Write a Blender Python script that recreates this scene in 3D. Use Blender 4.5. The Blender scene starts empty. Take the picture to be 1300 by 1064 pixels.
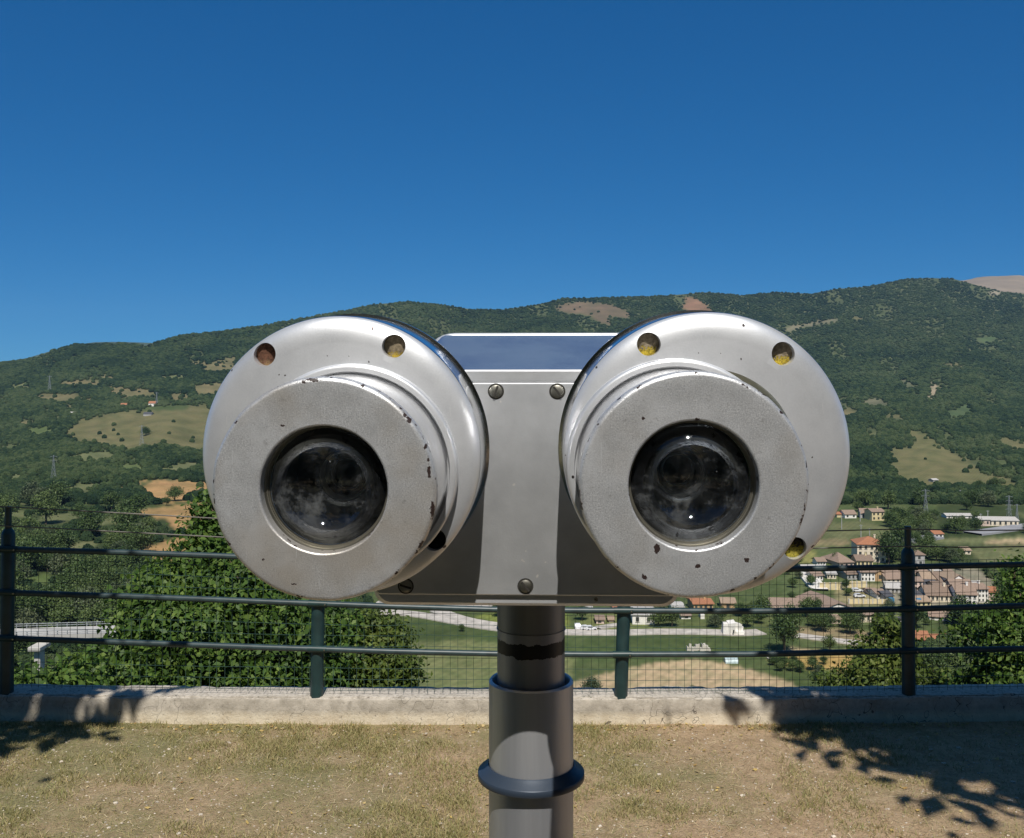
import bpy, bmesh, math, random
import numpy as np
from mathutils import Vector, Matrix, noise as mnoise

random.seed(7)
rng = np.random.default_rng(7)
SC = bpy.context.scene
COL = SC.collection
F = 1250.0
EYE = 1.71
PI = math.pi

# ------------------------------------------------------------------ camera
cam_d = bpy.data.cameras.new('camera')
cam = bpy.data.objects.new('camera', cam_d)
COL.objects.link(cam)
cam.location = (0, 0, EYE)
cam.rotation_euler = (PI / 2, 0, 0)
cam_d.sensor_width = 36
cam_d.lens = F / 1300 * 36
cam_d.shift_y = -44.5 / 1300
cam_d.clip_start = 0.05
cam_d.clip_end = 30000
SC.camera = cam
SC.render.resolution_x, SC.render.resolution_y = 1024, 838
SC.view_settings.view_transform = 'Standard'
SC.view_settings.look = 'None'
SC.view_settings.exposure = 0.0
SC.view_settings.gamma = 1.0
SC.cycles.max_bounces = 8
SC.cycles.transparent_max_bounces = 8
SC.cycles.volume_bounces = 0
SC.cycles.sample_clamp_indirect = 60
SC.cycles.caustics_refractive = False


def P(px, py, Y):
    return Vector(((px - 650) / F * Y, Y, EYE - (py - 487.5) / F * Y))


# ------------------------------------------------------------------ light
SUN_EL = math.radians(54)
SUN_AZ = math.radians(2.2)
s_dir = Vector((math.sin(SUN_AZ) * math.cos(SUN_EL), -math.cos(SUN_AZ) * math.cos(SUN_EL), math.sin(SUN_EL)))
sd = bpy.data.lights.new('sun', 'SUN')
sd.energy = 5.0
sd.angle = math.radians(0.5)
sd.color = (1.0, 0.955, 0.88)
so = bpy.data.objects.new('sun', sd)
COL.objects.link(so)
so.rotation_euler = s_dir.to_track_quat('Z', 'Y').to_euler()
so.location = (0, -5, 30)

W = bpy.data.worlds.new('World')
SC.world = W
W.use_nodes = True
nt = W.node_tree
nt.nodes.clear()
sky = nt.nodes.new('ShaderNodeTexSky')
sky.sky_type = 'NISHITA'
sky.sun_disc = False
sky.sun_elevation = SUN_EL
sky.sun_rotation = math.radians(175)
sky.altitude = 1500
sky.air_density = 0.6
sky.dust_density = 0.0
sky.ozone_density = 5.0
sep = nt.nodes.new('ShaderNodeSeparateColor')
comb = nt.nodes.new('ShaderNodeCombineColor')
nt.links.new(sky.outputs[0], sep.inputs[0])
for ch, (pw, kk) in enumerate(((1.28, 0.195), (0.69, 0.405), (0.56, 0.625))):   # deep polarised blue of a dry September sky
    m0 = nt.nodes.new('ShaderNodeMath')
    m0.operation = 'MULTIPLY'
    m0.inputs[1].default_value = 0.1
    m1 = nt.nodes.new('ShaderNodeMath')
    m1.operation = 'POWER'
    m1.inputs[1].default_value = pw
    m2 = nt.nodes.new('ShaderNodeMath')
    m2.operation = 'MULTIPLY'
    m2.inputs[1].default_value = kk / 0.1
    nt.links.new(sep.outputs[ch], m0.inputs[0])
    nt.links.new(m0.outputs[0], m1.inputs[0])
    nt.links.new(m1.outputs[0], m2.inputs[0])
    nt.links.new(m2.outputs[0], comb.inputs[ch])
bg = nt.nodes.new('ShaderNodeBackground')
bg.inputs[1].default_value = 0.1
wo = nt.nodes.new('ShaderNodeOutputWorld')
tc = nt.nodes.new('ShaderNodeTexCoord')
sx_ = nt.nodes.new('ShaderNodeSeparateXYZ')
nt.links.new(tc.outputs['Generated'], sx_.inputs[0])
mr = nt.nodes.new('ShaderNodeMapRange')
mr.inputs['From Min'].default_value = 0.45
mr.inputs['From Max'].default_value = 0.85
nt.links.new(sx_.outputs['Z'], mr.inputs['Value'])
zm = nt.nodes.new('ShaderNodeMix')
zm.data_type = 'RGBA'
zm.inputs[7].default_value = (0.45, 1.15, 2.4, 1)      # overhead the sky is deeper and greyer than near the ridge
nt.links.new(mr.outputs[0], zm.inputs[0])
nt.links.new(comb.outputs[0], zm.inputs[6])
nt.links.new(zm.outputs[2], bg.inputs[0])
nt.links.new(bg.outputs[0], wo.inputs[0])


# ------------------------------------------------------------------ materials
class MatB:
    def __init__(s, name):
        s.m = bpy.data.materials.new(name)
        s.m.use_nodes = True
        s.t = s.m.node_tree
        s.b = s.t.nodes['Principled BSDF']

    def n(s, typ, **kw):
        nd = s.t.nodes.new(typ)
        for k, v in kw.items():
            if k.startswith('i_'):
                key = k[2:].replace('_', ' ')
                nd.inputs[key].default_value = v
            else:
                setattr(nd, k, v)
        return nd

    def l(s, a, b):
        s.t.links.new(a, b)

    def coord(s, kind='Object'):
        return s.n('ShaderNodeTexCoord').outputs[kind]

    def noise(s, vec, scale, detail=4, rough=0.55):
        nd = s.n('ShaderNodeTexNoise')
        nd.inputs['Scale'].default_value = scale
        nd.inputs['Detail'].default_value = detail
        nd.inputs['Roughness'].default_value = rough
        if vec is not None:
            s.l(vec, nd.inputs['Vector'])
        return nd.outputs['Fac']

    def ramp(s, fac, stops):
        nd = s.n('ShaderNodeValToRGB')
        cr = nd.color_ramp
        while len(cr.elements) < len(stops):
            cr.elements.new(0.5)
        for e, (p, c) in zip(cr.elements, stops):
            e.position = p
            e.color = (c, c, c, 1) if isinstance(c, (int, float)) else (*c, 1)
        s.l(fac, nd.inputs[0])
        return nd.outputs[0]

    def mix(s, fac, a, b, mode='MIX'):
        nd = s.n('ShaderNodeMix', data_type='RGBA', blend_type=mode)
        for k, v in ((0, fac), (6, a), (7, b)):
            if hasattr(v, 'is_linked'):
                s.l(v, nd.inputs[k])
            elif k == 0:
                nd.inputs[0].default_value = v
            else:
                nd.inputs[k].default_value = (*v, 1)
        return nd.outputs[2]

    def math(s, op, a, b=None, c=None):
        nd = s.n('ShaderNodeMath', operation=op)
        for i, v in enumerate((a, b, c)):
            if v is None:
                continue
            if hasattr(v, 'is_linked'):
                s.l(v, nd.inputs[i])
            else:
                nd.inputs[i].default_value = v
        return nd.outputs[0]

    def xyz(s, vec):
        nd = s.n('ShaderNodeSeparateXYZ')
        s.l(vec, nd.inputs[0])
        return nd.outputs

    def col(s, v):
        if hasattr(v, 'is_linked'):
            s.l(v, s.b.inputs['Base Color'])
        else:
            s.b.inputs['Base Color'].default_value = (*v, 1)

    def set(s, **kw):
        for k, v in kw.items():
            key = k.replace('_', ' ')
            if hasattr(v, 'is_linked'):
                s.l(v, s.b.inputs[key])
            else:
                s.b.inputs[key].default_value = v

    def bump(s, fac, strength, dist):
        nd = s.n('ShaderNodeBump')
        nd.inputs['Strength'].default_value = strength
        nd.inputs['Distance'].default_value = dist
        s.l(fac, nd.inputs['Height'])
        s.l(nd.outputs[0], s.b.inputs['Normal'])
        return nd


def flat_mat(name, c, rough=0.7, metal=0.0, var=0.25, scale=3.0):
    k = MatB(name)
    f = k.noise(k.coord(), scale, 5)
    lo = tuple(x * (1 - var) for x in c)
    hi = tuple(min(1, x * (1 + var)) for x in c)
    k.col(k.ramp(f, [(0.3, lo), (0.7, hi)]))
    k.set(Roughness=rough, Metallic=metal)
    return k.m


# silver hammered paint of the small ring plates (object origin = axis centre, axis = local Y)
def ring_paint(name, seed, tan_amt, chips=()):
    k = MatB(name)
    co = k.coord()
    mp = k.n('ShaderNodeMapping')
    mp.inputs['Location'].default_value = (seed, seed * 2, 0)
    k.l(co, mp.inputs[0])
    v = mp.outputs[0]
    x, y, z = k.xyz(co)
    r = k.math('SQRT', k.math('ADD', k.math('MULTIPLY', x, x), k.math('MULTIPLY', z, z)))
    fine = k.noise(v, 1050, 3, 0.9)
    mid = k.noise(v, 60, 4)
    big = k.noise(v, 14, 3)
    c = k.ramp(fine, [(0.24, (0.30, 0.308, 0.32)), (0.5, (0.64, 0.652, 0.67)), (0.74, (1.0, 1.0, 1.0))])
    c = k.mix(k.ramp(mid, [(0.35, 0.0), (0.75, 0.6)]), c, (0.50, 0.51, 0.52))
    c = k.mix(k.ramp(k.noise(v, 24, 5, 0.7), [(0.50, 0.0), (0.66, 0.6)]), c, (0.80, 0.815, 0.84))
    c = k.mix(k.ramp(big, [(0.50, 0.0), (0.70, tan_amt)]), c, (0.50, 0.435, 0.35))
    ms = k.n('ShaderNodeMapping')
    ms.inputs['Rotation'].default_value = (0, 0.9, 0)
    ms.inputs['Scale'].default_value = (700, 700, 30)
    k.l(co, ms.inputs[0])
    c = k.mix(k.ramp(k.noise(ms.outputs[0], 1.0, 2), [(0.68, 0.0), (0.74, 0.5)]), c, (0.85, 0.87, 0.9))
    c = k.mix(k.ramp(k.noise(v, 190, 4, 0.7), [(0.60, 0.0), (0.72, 0.45)]), c, (0.22, 0.21, 0.20))
    # chips along both rims: dark bare metal where paint broke away
    outer = k.ramp(k.math('DIVIDE', r, 0.0686), [(0.0, 0.0), (0.93, 0.0), (0.975, 1.0), (1.0, 1.0)])
    inner = k.ramp(k.math('DIVIDE', r, 0.0686), [(0.0, 1.0), (0.565, 1.0), (0.60, 0.0), (1.0, 0.0)])
    rim = k.math('MAXIMUM', outer, inner)
    chipn = k.noise(v, 130, 3, 0.6)
    th = k.math('SUBTRACT', 0.80, k.math('MULTIPLY', rim, 0.185))
    chip = k.math('GREATER_THAN', chipn, th)
    spots = k.math('GREATER_THAN', k.noise(v, 210, 2, 0.4), 0.765)
    chip = k.math('MAXIMUM', chip, spots)
    wob = k.math('MULTIPLY', k.math('SUBTRACT', k.noise(v, 420, 3, 0.6), 0.5), 0.0042)
    for (sx, sz, rx, rz) in chips:   # paint flaked off where the photo shows it, metres from the axis
        a_ = k.math('DIVIDE', k.math('SUBTRACT', x, sx), rx)
        b_ = k.math('DIVIDE', k.math('SUBTRACT', z, sz), rz)
        d_ = k.math('SQRT', k.math('ADD', k.math('MULTIPLY', a_, a_), k.math('MULTIPLY', b_, b_)))
        d_ = k.math('ADD', d_, k.math('DIVIDE', wob, min(rx, rz)))
        chip = k.math('MAXIMUM', chip, k.math('LESS_THAN', d_, 1.0))
    c = k.mix(chip, c, (0.035, 0.022, 0.02))
    k.col(c)
    k.set(Metallic=k.math('MULTIPLY', k.math('SUBTRACT', 1.0, chip), 0.62),
          Roughness=k.ramp(fine, [(0.2, 0.28), (0.8, 0.5)]))
    hgt = k.math('SUBTRACT', fine, k.math('MULTIPLY', chip, 1.5))
    k.bump(hgt, 0.30, 0.0006)
    return k.m


def satin_metal(name, seed, rough=0.38):
    k = MatB(name)
    co = k.coord()
    mp = k.n('ShaderNodeMapping')
    mp.inputs['Location'].default_value = (seed, seed * 2, 0)
    k.l(co, mp.inputs[0])
    v = mp.outputs[0]
    fine = k.noise(v, 800, 3, 0.7)
    mid = k.noise(v, 35, 5)
    c = k.ramp(mid, [(0.3, (0.62, 0.635, 0.66)), (0.7, (0.76, 0.775, 0.80))])
    c = k.mix(k.ramp(fine, [(0.35, 0.0), (0.8, 0.5)]), c, (0.80, 0.815, 0.84))
    spots = k.math('GREATER_THAN', k.noise(v, 150, 1, 0.3), 0.80)
    c = k.mix(spots, c, (0.04, 0.03, 0.03))
    # fine scratches
    ms = k.n('ShaderNodeMapping')
    ms.inputs['Rotation'].default_value = (0, 0.5, 0)
    ms.inputs['Scale'].default_value = (900, 900, 40)
    k.l(co, ms.inputs[0])
    scr = k.noise(ms.outputs[0], 1.0, 2, 0.5)
    c = k.mix(k.ramp(scr, [(0.70, 0.0), (0.76, 0.5)]), c, (0.85, 0.85, 0.85))
    k.col(c)
    k.set(Metallic=0.62, Roughness=rough)
    k.bump(k.math('ADD', fine, k.math('MULTIPLY', scr, 0.3)), 0.12, 0.0004)
    return k.m


def polished(name, rough=0.12, base=(0.62, 0.62, 0.63), dirt=0.3):
    k = MatB(name)
    co = k.coord()
    n1 = k.noise(co, 22, 5, 0.6)
    n2 = k.noise(co, 300, 3, 0.7)
    c = k.ramp(n1, [(0.35, base), (0.75, tuple(x * (1 - dirt) for x in base))])
    k.col(c)
    ro = k.math('ADD', k.math('MULTIPLY', n1, 0.16), rough)
    ro = k.math('ADD', ro, k.math('MULTIPLY', n2, 0.05))
    k.set(Metallic=1.0, Roughness=ro)
    k.bump(n1, 0.05, 0.002)
    return k.m


def plate_metal(name):
    k = MatB(name)
    co = k.coord()
    x, y, z = k.xyz(co)
    n1 = k.noise(co, 30, 5, 0.6)
    n2 = k.noise(co, 500, 2, 0.7)
    c = k.ramp(n1, [(0.3, (0.52, 0.535, 0.555)), (0.7, (0.66, 0.675, 0.695))])
    c = k.mix(k.ramp(n2, [(0.4, 0.0), (0.8, 0.3)]), c, (0.6, 0.6, 0.58))
    # grime gathered along the upper edge of the plate
    g = k.math('MULTIPLY', k.ramp(k.math('MULTIPLY', z, 10.0), [(0.0, 0.0), (0.6, 0.0), (1.0, 1.0)]), n1)
    c = k.mix(g, c, (0.30, 0.25, 0.19))
    spots = k.math('GREATER_THAN', k.noise(co, 120, 2, 0.3), 0.77)
    c = k.mix(spots, c, (0.75, 0.74, 0.72))
    k.col(c)
    k.set(Metallic=0.80, Roughness=0.5)
    k.bump(n2, 0.15, 0.0004)
    return k.m


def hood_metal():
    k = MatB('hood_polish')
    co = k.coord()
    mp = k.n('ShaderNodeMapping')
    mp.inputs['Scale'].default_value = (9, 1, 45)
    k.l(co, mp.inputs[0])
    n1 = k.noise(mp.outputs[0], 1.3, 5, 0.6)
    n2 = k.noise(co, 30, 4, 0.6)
    c = k.ramp(n1, [(0.34, (0.72, 0.78, 0.90)), (0.48, (0.93, 0.96, 1.0)), (0.60, (0.93, 0.95, 1.0)), (0.66, (0.98, 0.76, 0.60))])  # brown streaks painted into the colour as reflections of the surroundings
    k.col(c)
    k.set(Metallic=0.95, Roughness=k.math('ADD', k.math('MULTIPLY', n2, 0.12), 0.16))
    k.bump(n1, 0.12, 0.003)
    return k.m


def pole_metal(name, tape=None, base=(0.42, 0.42, 0.43)):
    k = MatB(name)
    co = k.coord()
    x, y, z = k.xyz(co)
    mp = k.n('ShaderNodeMapping')
    mp.inputs['Scale'].default_value = (60, 60, 3)
    k.l(co, mp.inputs[0])
    n1 = k.noise(mp.outputs[0], 1.0, 4, 0.6)
    c = k.ramp(n1, [(0.3, tuple(v * 0.8 for v in base)), (0.7, base)])
    met = 0.7
    if tape:
        z0, z1 = tape
        wob = k.math('MULTIPLY', k.math('SUBTRACT', k.noise(co, 70, 4, 0.7), 0.5), 0.012)
        zz = k.math('ADD', z, wob)
        m = k.math('MULTIPLY', k.math('GREATER_THAN', zz, z0), k.math('LESS_THAN', zz, z1))
        c = k.mix(m, c, (0.008, 0.007, 0.007))
        met = k.math('MULTIPLY', k.math('SUBTRACT', 1.0, m), 0.7)
    k.col(c)
    k.set(Metallic=met, Roughness=0.42)
    return k.m


def plug_mat(name, base, lich, level):
    k = MatB(name)
    co = k.coord()
    x, y, z = k.xyz(co)
    n = k.noise(co, 500, 3, 0.7)
    zz = k.math('ADD', k.math('MULTIPLY', z, 60.0), k.math('MULTIPLY', k.math('SUBTRACT', n, 0.5), 1.4))
    m = k.math('LESS_THAN', zz, level)
    b = k.ramp(k.noise(co, 350, 3), [(0.3, tuple(v * 0.4 for v in base)), (0.7, base)])
    l = k.ramp(n, [(0.35, tuple(v * 0.25 for v in lich)), (0.55, lich)])
    k.col(k.mix(m, b, l))
    k.set(Roughness=0.9)
    k.bump(n, 0.8, 0.001)
    return k.m


def glass_mat(name, refl, dust_k):
    """coated lens surface: clear, with a Fresnel mirror image and a film of dust"""
    k = MatB(name)
    k.t.nodes.remove(k.b)
    out = [n for n in k.t.nodes if n.type == 'OUTPUT_MATERIAL'][0]
    tr = k.n('ShaderNodeBsdfTransparent')
    tr.inputs[0].default_value = (0.93, 0.95, 0.97, 1)
    gl = k.n('ShaderNodeBsdfGlossy')
    gl.inputs['Roughness'].default_value = 0.035
    gl.inputs[0].default_value = (0.9, 0.95, 1.0, 1)
    lw = k.n('ShaderNodeFresnel')
    lw.inputs['IOR'].default_value = 1.6
    m1 = k.n('ShaderNodeMixShader')
    k.l(k.math('MINIMUM', k.math('MULTIPLY', lw.outputs[0], refl), 0.085), m1.inputs[0])
    k.l(tr.outputs[0], m1.inputs[1])
    k.l(gl.outputs[0], m1.inputs[2])
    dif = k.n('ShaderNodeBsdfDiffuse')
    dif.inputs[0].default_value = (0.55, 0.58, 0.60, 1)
    mx = k.n('ShaderNodeMixShader')
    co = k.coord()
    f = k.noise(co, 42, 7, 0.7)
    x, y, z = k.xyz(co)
    low = k.ramp(k.math('ADD', k.math('MULTIPLY', z, -22.0), 0.45), [(0.15, 0.35), (0.7, 1.0)])  # dust film painted stronger low down, as where the sun lights it
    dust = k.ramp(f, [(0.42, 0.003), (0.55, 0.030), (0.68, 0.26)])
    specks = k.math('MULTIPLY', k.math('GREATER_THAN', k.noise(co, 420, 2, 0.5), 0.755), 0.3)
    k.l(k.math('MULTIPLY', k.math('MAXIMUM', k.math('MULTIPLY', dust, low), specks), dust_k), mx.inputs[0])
    k.l(m1.outputs[0], mx.inputs[1])
    k.l(dif.outputs[0], mx.inputs[2])
    k.l(mx.outputs[0], out.inputs[0])
    return k.m


def concrete_mat():
    k = MatB('kerb_concrete')
    co = k.coord()
    x, y, z = k.xyz(co)
    n1 = k.noise(co, 3.0, 6, 0.65)
    n2 = k.noise(co, 60, 5, 0.7)
    n3 = k.noise(co, 14, 5, 0.7)
    zz = k.math('ADD', z, k.math('MULTIPLY', k.math('SUBTRACT', n1, 0.5), 0.05))
    hi = k.ramp(k.math('MULTIPLY', zz, 6.0), [(0.22, 0.0), (0.42, 1.0)])
    low = k.ramp(n3, [(0.3, (0.54, 0.455, 0.33)), (0.7, (0.70, 0.625, 0.49))])
    up = k.ramp(n3, [(0.3, (0.26, 0.23, 0.185)), (0.7, (0.48, 0.43, 0.36))])
    c = k.mix(hi, low, up)
    agg = k.ramp(n2, [(0.40, 0.0), (0.62, 1.0)])
    top = k.math('GREATER_THAN', z, 0.124)
    c = k.mix(k.math('MULTIPLY', agg, k.math('MULTIPLY', top, 0.75)), c, (0.62, 0.56, 0.48))
    drk = k.math('LESS_THAN', n2, 0.37)
    c = k.mix(k.math('MULTIPLY', drk, 0.6), c, (0.12, 0.10, 0.085))
    mos = k.math('MULTIPLY', k.math('GREATER_THAN', k.noise(co, 9, 5, 0.75), 0.64), top)
    c = k.mix(k.math('MULTIPLY', mos, 0.6), c, (0.07, 0.075, 0.05))
    crk = k.n('ShaderNodeTexVoronoi', feature='DISTANCE_TO_EDGE')
    crk.inputs['Scale'].default_value = 1.7
    wv = k.n('ShaderNodeVectorMath', operation='ADD')
    nz = k.n('ShaderNodeTexNoise')
    nz.inputs['Scale'].default_value = 6
    k.l(co, nz.inputs['Vector'])
    k.l(co, wv.inputs[0])
    k.l(nz.outputs['Color'], wv.inputs[1])
    k.l(wv.outputs[0], crk.inputs['Vector'])
    ck = k.math('LESS_THAN', crk.outputs['Distance'], 0.0035)
    c = k.mix(k.math('MULTIPLY', ck, 0.8), c, (0.06, 0.05, 0.04))
    k.col(c)
    k.set(Roughness=0.95)
    k.bump(k.math('ADD', n2, k.math('MULTIPLY', ck, -1.0)), 0.6, 0.008)
    return k.m


def ground_mat():
    k = MatB('terrace_earth')
    co = k.coord()
    n1 = k.noise(co, 1.3, 5, 0.6)
    n2 = k.noise(co, 9, 6, 0.7)
    n3 = k.noise(co, 70, 4, 0.75)
    n4 = k.noise(co, 240, 2, 0.6)
    c = k.ramp(n2, [(0.3, (0.40, 0.265, 0.15)), (0.5, (0.53, 0.37, 0.22)), (0.72, (0.63, 0.46, 0.285))])
    x, y, z = k.xyz(co)
    # greener towards the left end of the lawn
    gl = k.math('ADD', n1, k.math('MULTIPLY', x, -0.055))
    gm = k.ramp(k.math('ADD', k.math('MULTIPLY', gl, 0.6), k.math('MULTIPLY', n3, 0.4)), [(0.46, 0.0), (0.60, 0.8)])
    c = k.mix(gm, c, k.ramp(n4, [(0.3, (0.12, 0.155, 0.045)), (0.6, (0.26, 0.255, 0.095)), (0.8, (0.48, 0.40, 0.20))]))
    c = k.mix(k.ramp(n3, [(0.30, 0.7), (0.46, 0.0)]), c, (0.16, 0.105, 0.06))
    n5 = k.noise(co, 28, 5, 0.75)
    c = k.mix(k.ramp(n5, [(0.36, 0.5), (0.48, 0.0)]), c, (0.22, 0.165, 0.09))
    c = k.mix(k.ramp(n5, [(0.56, 0.0), (0.68, 0.6)]), c, (0.62, 0.50, 0.33))
    c = k.mix(k.ramp(n4, [(0.68, 0.0), (0.76, 0.7)]), c, (0.55, 0.48, 0.34))
    k.col(c)
    k.set(Roughness=1.0)
    k.bump(k.math('ADD', k.math('MULTIPLY', n3, 1.0), k.math('MULTIPLY', n4, 0.6)), 0.9, 0.02)
    return k.m


def terrain_mat():
    k = MatB('valley_ground')
    at = k.n('ShaderNodeAttribute', attribute_name='Col')
    co = k.coord('Object')
    n1 = k.noise(co, 0.02, 6, 0.65)
    n2 = k.noise(co, 0.25, 5, 0.7)
    f = k.math('ADD', k.math('MULTIPLY', n1, 0.5), k.math('MULTIPLY', n2, 0.5))
    g = k.ramp(f, [(0.3, 0.62), (0.5, 1.0), (0.7, 1.35)])
    c = k.mix(1.0, at.outputs['Color'], g, 'MULTIPLY')
    wv = k.n('ShaderNodeTexWave')
    wv.inputs['Scale'].default_value = 0.11
    wv.inputs['Distortion'].default_value = 1.5
    wv.inputs['Detail'].default_value = 2
    mpw = k.n('ShaderNodeMapping')
    mpw.inputs['Rotation'].default_value = (0, 0, 0.5)
    k.l(co, mpw.inputs[0])
    k.l(mpw.outputs[0], wv.inputs[0])
    c = k.mix(k.math('MULTIPLY', wv.outputs['Fac'], 0.16), c, (0.05, 0.05, 0.025))
    k.col(c)
    k.set(Roughness=1.0)
    k.b.inputs['Specular IOR Level'].default_value = 0.1
    return k.m


def leaf_mat(name, cols, trans=0.25, vscale=0.8, obj_rand=True):
    k = MatB(name)
    co = k.coord('Object')
    geo = k.n('ShaderNodeNewGeometry')
    oi = k.n('ShaderNodeObjectInfo')
    n1 = k.noise(co, vscale, 3)
    f = k.math('ADD', k.math('MULTIPLY', geo.outputs['Random Per Island'], 0.40), k.math('MULTIPLY', n1, 0.60))
    if obj_rand:
        f = k.math('ADD', k.math('MULTIPLY', f, 0.65), k.math('MULTIPLY', oi.outputs['Random'], 0.35))
    c = k.ramp(f, [(0.2, cols[0]), (0.5, cols[1]), (0.8, cols[2])])
    k.col(c)
    k.set(Roughness=0.55)
    k.b.inputs['Specular IOR Level'].default_value = 0.3
    if trans:
        out = [n for n in k.t.nodes if n.type == 'OUTPUT_MATERIAL'][0]
        tr = k.n('ShaderNodeBsdfTranslucent')
        k.l(c, tr.inputs[0])
        mx = k.n('ShaderNodeMixShader')
        mx.inputs[0].default_value = trans
        k.l(k.b.outputs[0], mx.inputs[1])
        k.l(tr.outputs[0], mx.inputs[2])
        k.l(mx.outputs[0], out.inputs[0])
    return k.m


def forest_mat():
    k = MatB('forest_leaves')
    geo = k.n('ShaderNodeNewGeometry')
    oi = k.n('ShaderNodeObjectInfo')
    co = geo.outputs['Position']
    n0 = k.noise(co, 0.0022, 4, 0.6)
    n1 = k.noise(co, 0.009, 5, 0.65)
    n2 = k.noise(co, 0.35, 4, 0.7)
    f = k.math('ADD', k.math('MULTIPLY', n1, 0.44), k.math('ADD', k.math('MULTIPLY', n0, 0.40), k.math('MULTIPLY', oi.outputs['Random'], 0.16)))
    c = k.ramp(f, [(0.36, (0.013, 0.028, 0.013)), (0.47, (0.029, 0.050, 0.020)), (0.56, (0.056, 0.080, 0.030)), (0.68, (0.082, 0.102, 0.045))])
    k.col(c)
    k.set(Roughness=0.9)
    k.b.inputs['Specular IOR Level'].default_value = 0.1
    k.bump(n2, 1.0, 1.5)
    return k.m


M = {}
PX_ = 0.592 / F


def chips_at(cx, cy, lst):
    return [((x - cx) * PX_, -(y - cy) * PX_, rx * PX_, ry * PX_) for x, y, rx, ry in lst]


M['ringL'] = ring_paint('silver_paint_worn', 3.1, 0.6, chips_at(410.5, 622, [(550, 648, 2.6, 11), (546, 598, 2.0, 8), (541, 566, 2.2, 3), (545, 582, 2, 3), (536, 700, 3, 7), (519, 733, 5, 4), (398, 482, 7, 2.0), (386, 484, 3, 2), (332, 712, 2, 1.6), (372, 744, 3, 1.2), (358, 540, 2.5, 1.2)]))
M['ringR'] = ring_paint('silver_paint_speckled', 8.7, 0.3, chips_at(881, 616.5, [(887, 719, 3.4, 2.6), (948, 711, 2.8, 2.2), (819, 734, 2.6, 4), (1023, 590, 2.2, 4), (1020, 662, 3.0, 9), (982, 722, 5, 3), (835, 697, 4, 6), (770, 712, 2, 2), (738, 650, 2, 14), (816, 532, 2, 1.5), (884, 533, 3, 1.5), (996, 523, 7, 2.5)]))
M['satin'] = satin_metal('satin_aluminium', 1.3)
M['polish'] = polished('polished_aluminium', 0.06, (0.88, 0.88, 0.89), 0.12)
M['polish2'] = polished('polished_drum', 0.05, (0.88, 0.89, 0.91), 0.12)
M['plate'] = plate_metal('front_plate_metal')
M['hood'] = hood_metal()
M['casing'] = satin_metal('casing_metal', 5.0, 0.4)
M['bore'] = polished('bore_metal', 0.35, (0.42, 0.40, 0.34), 0.4)
M['black'] = flat_mat('lens_black', (0.006, 0.006, 0.006), 0.6)
M['black'].node_tree.nodes['Principled BSDF'].inputs['Specular IOR Level'].default_value = 0.0
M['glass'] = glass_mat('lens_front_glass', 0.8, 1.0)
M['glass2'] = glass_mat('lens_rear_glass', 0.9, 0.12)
M['screw'] = polished('screw_metal', 0.3, (0.42, 0.41, 0.36), 0.5)
M['slot'] = flat_mat('slot_dark', (0.03, 0.028, 0.024), 0.9)
M['retain'] = flat_mat('retaining_ring_grey', (0.6, 0.62, 0.62), 0.5, 0.3)
M['rust'] = plug_mat('rusty_plug', (0.15, 0.065, 0.035), (0.32, 0.20, 0.09), -0.35)
M['lichenA'] = plug_mat('grey_plug_yellow_foot', (0.24, 0.19, 0.12), (0.50, 0.35, 0.03), -0.34)
M['lichenB'] = plug_mat('grey_plug_yellow_lichen', (0.27, 0.22, 0.15), (0.50, 0.37, 0.03), -0.16)
M['lichenC'] = plug_mat('plug_under_lichen', (0.05, 0.04, 0.03), (0.42, 0.35, 0.04), 0.05)
M['plugblack'] = flat_mat('plug_black', (0.004, 0.004, 0.004), 0.9)
M['base'] = flat_mat('pedestal_paint', (0.035, 0.05, 0.075), 0.4, 0.2)
M['rail'] = flat_mat('fence_paint', (0.030, 0.052, 0.057), 0.42, 0.0, 0.3, 20)
M['post'] = flat_mat('post_paint', (0.014, 0.037, 0.038), 0.42, 0.0, 0.3, 12)
M['wire'] = flat_mat('wire_galvanised', (0.15, 0.14, 0.125), 0.6, 0.3)
M['mesh'] = flat_mat('mesh_coating', (0.035, 0.075, 0.06), 0.5)
M['concrete'] = concrete_mat()
M['ground'] = ground_mat()
M['terrain'] = terrain_mat()
M['forest'] = forest_mat()
M['bark'] = flat_mat('bark', (0.10, 0.075, 0.05), 0.95, 0, 0.4, 12)
M['leaf_near'] = leaf_mat('leaves_near_tree', [(0.026, 0.056, 0.009), (0.066, 0.130, 0.020), (0.18, 0.25, 0.050)], 0.3, 4.0, False)
M['leaf_vine'] = leaf_mat('leaves_yellow_green', [(0.040, 0.062, 0.010), (0.085, 0.13, 0.022), (0.18, 0.21, 0.05)], 0.3, 2.0, False)
M['leaf_dark'] = leaf_mat('leaves_dark_tree', [(0.018, 0.040, 0.010), (0.040, 0.080, 0.018), (0.085, 0.13, 0.03)], 0.25, 1.5, False)
M['leaf_far'] = leaf_mat('leaves_valley_tree', [(0.028, 0.054, 0.014), (0.065, 0.105, 0.028), (0.135, 0.175, 0.052)], 0.15, 0.15, True)
M['leaf_olive'] = leaf_mat('leaves_olive_tree', [(0.05, 0.07, 0.03), (0.085, 0.11, 0.05), (0.14, 0.16, 0.075)], 0.15, 0.15, True)
M['road'] = flat_mat('road_pale', (0.44, 0.40, 0.35), 0.9, 0, 0.28, 0.35)
M['roadwhite'] = flat_mat('road_bleached', (0.70, 0.66, 0.60), 0.9, 0, 0.12, 0.3)
M['asphalt'] = flat_mat('road_asphalt', (0.27, 0.27, 0.28), 0.9, 0, 0.12, 0.1)
M['bridge'] = flat_mat('bridge_concrete', (0.46, 0.44, 0.40), 0.9, 0, 0.15, 0.2)
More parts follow.
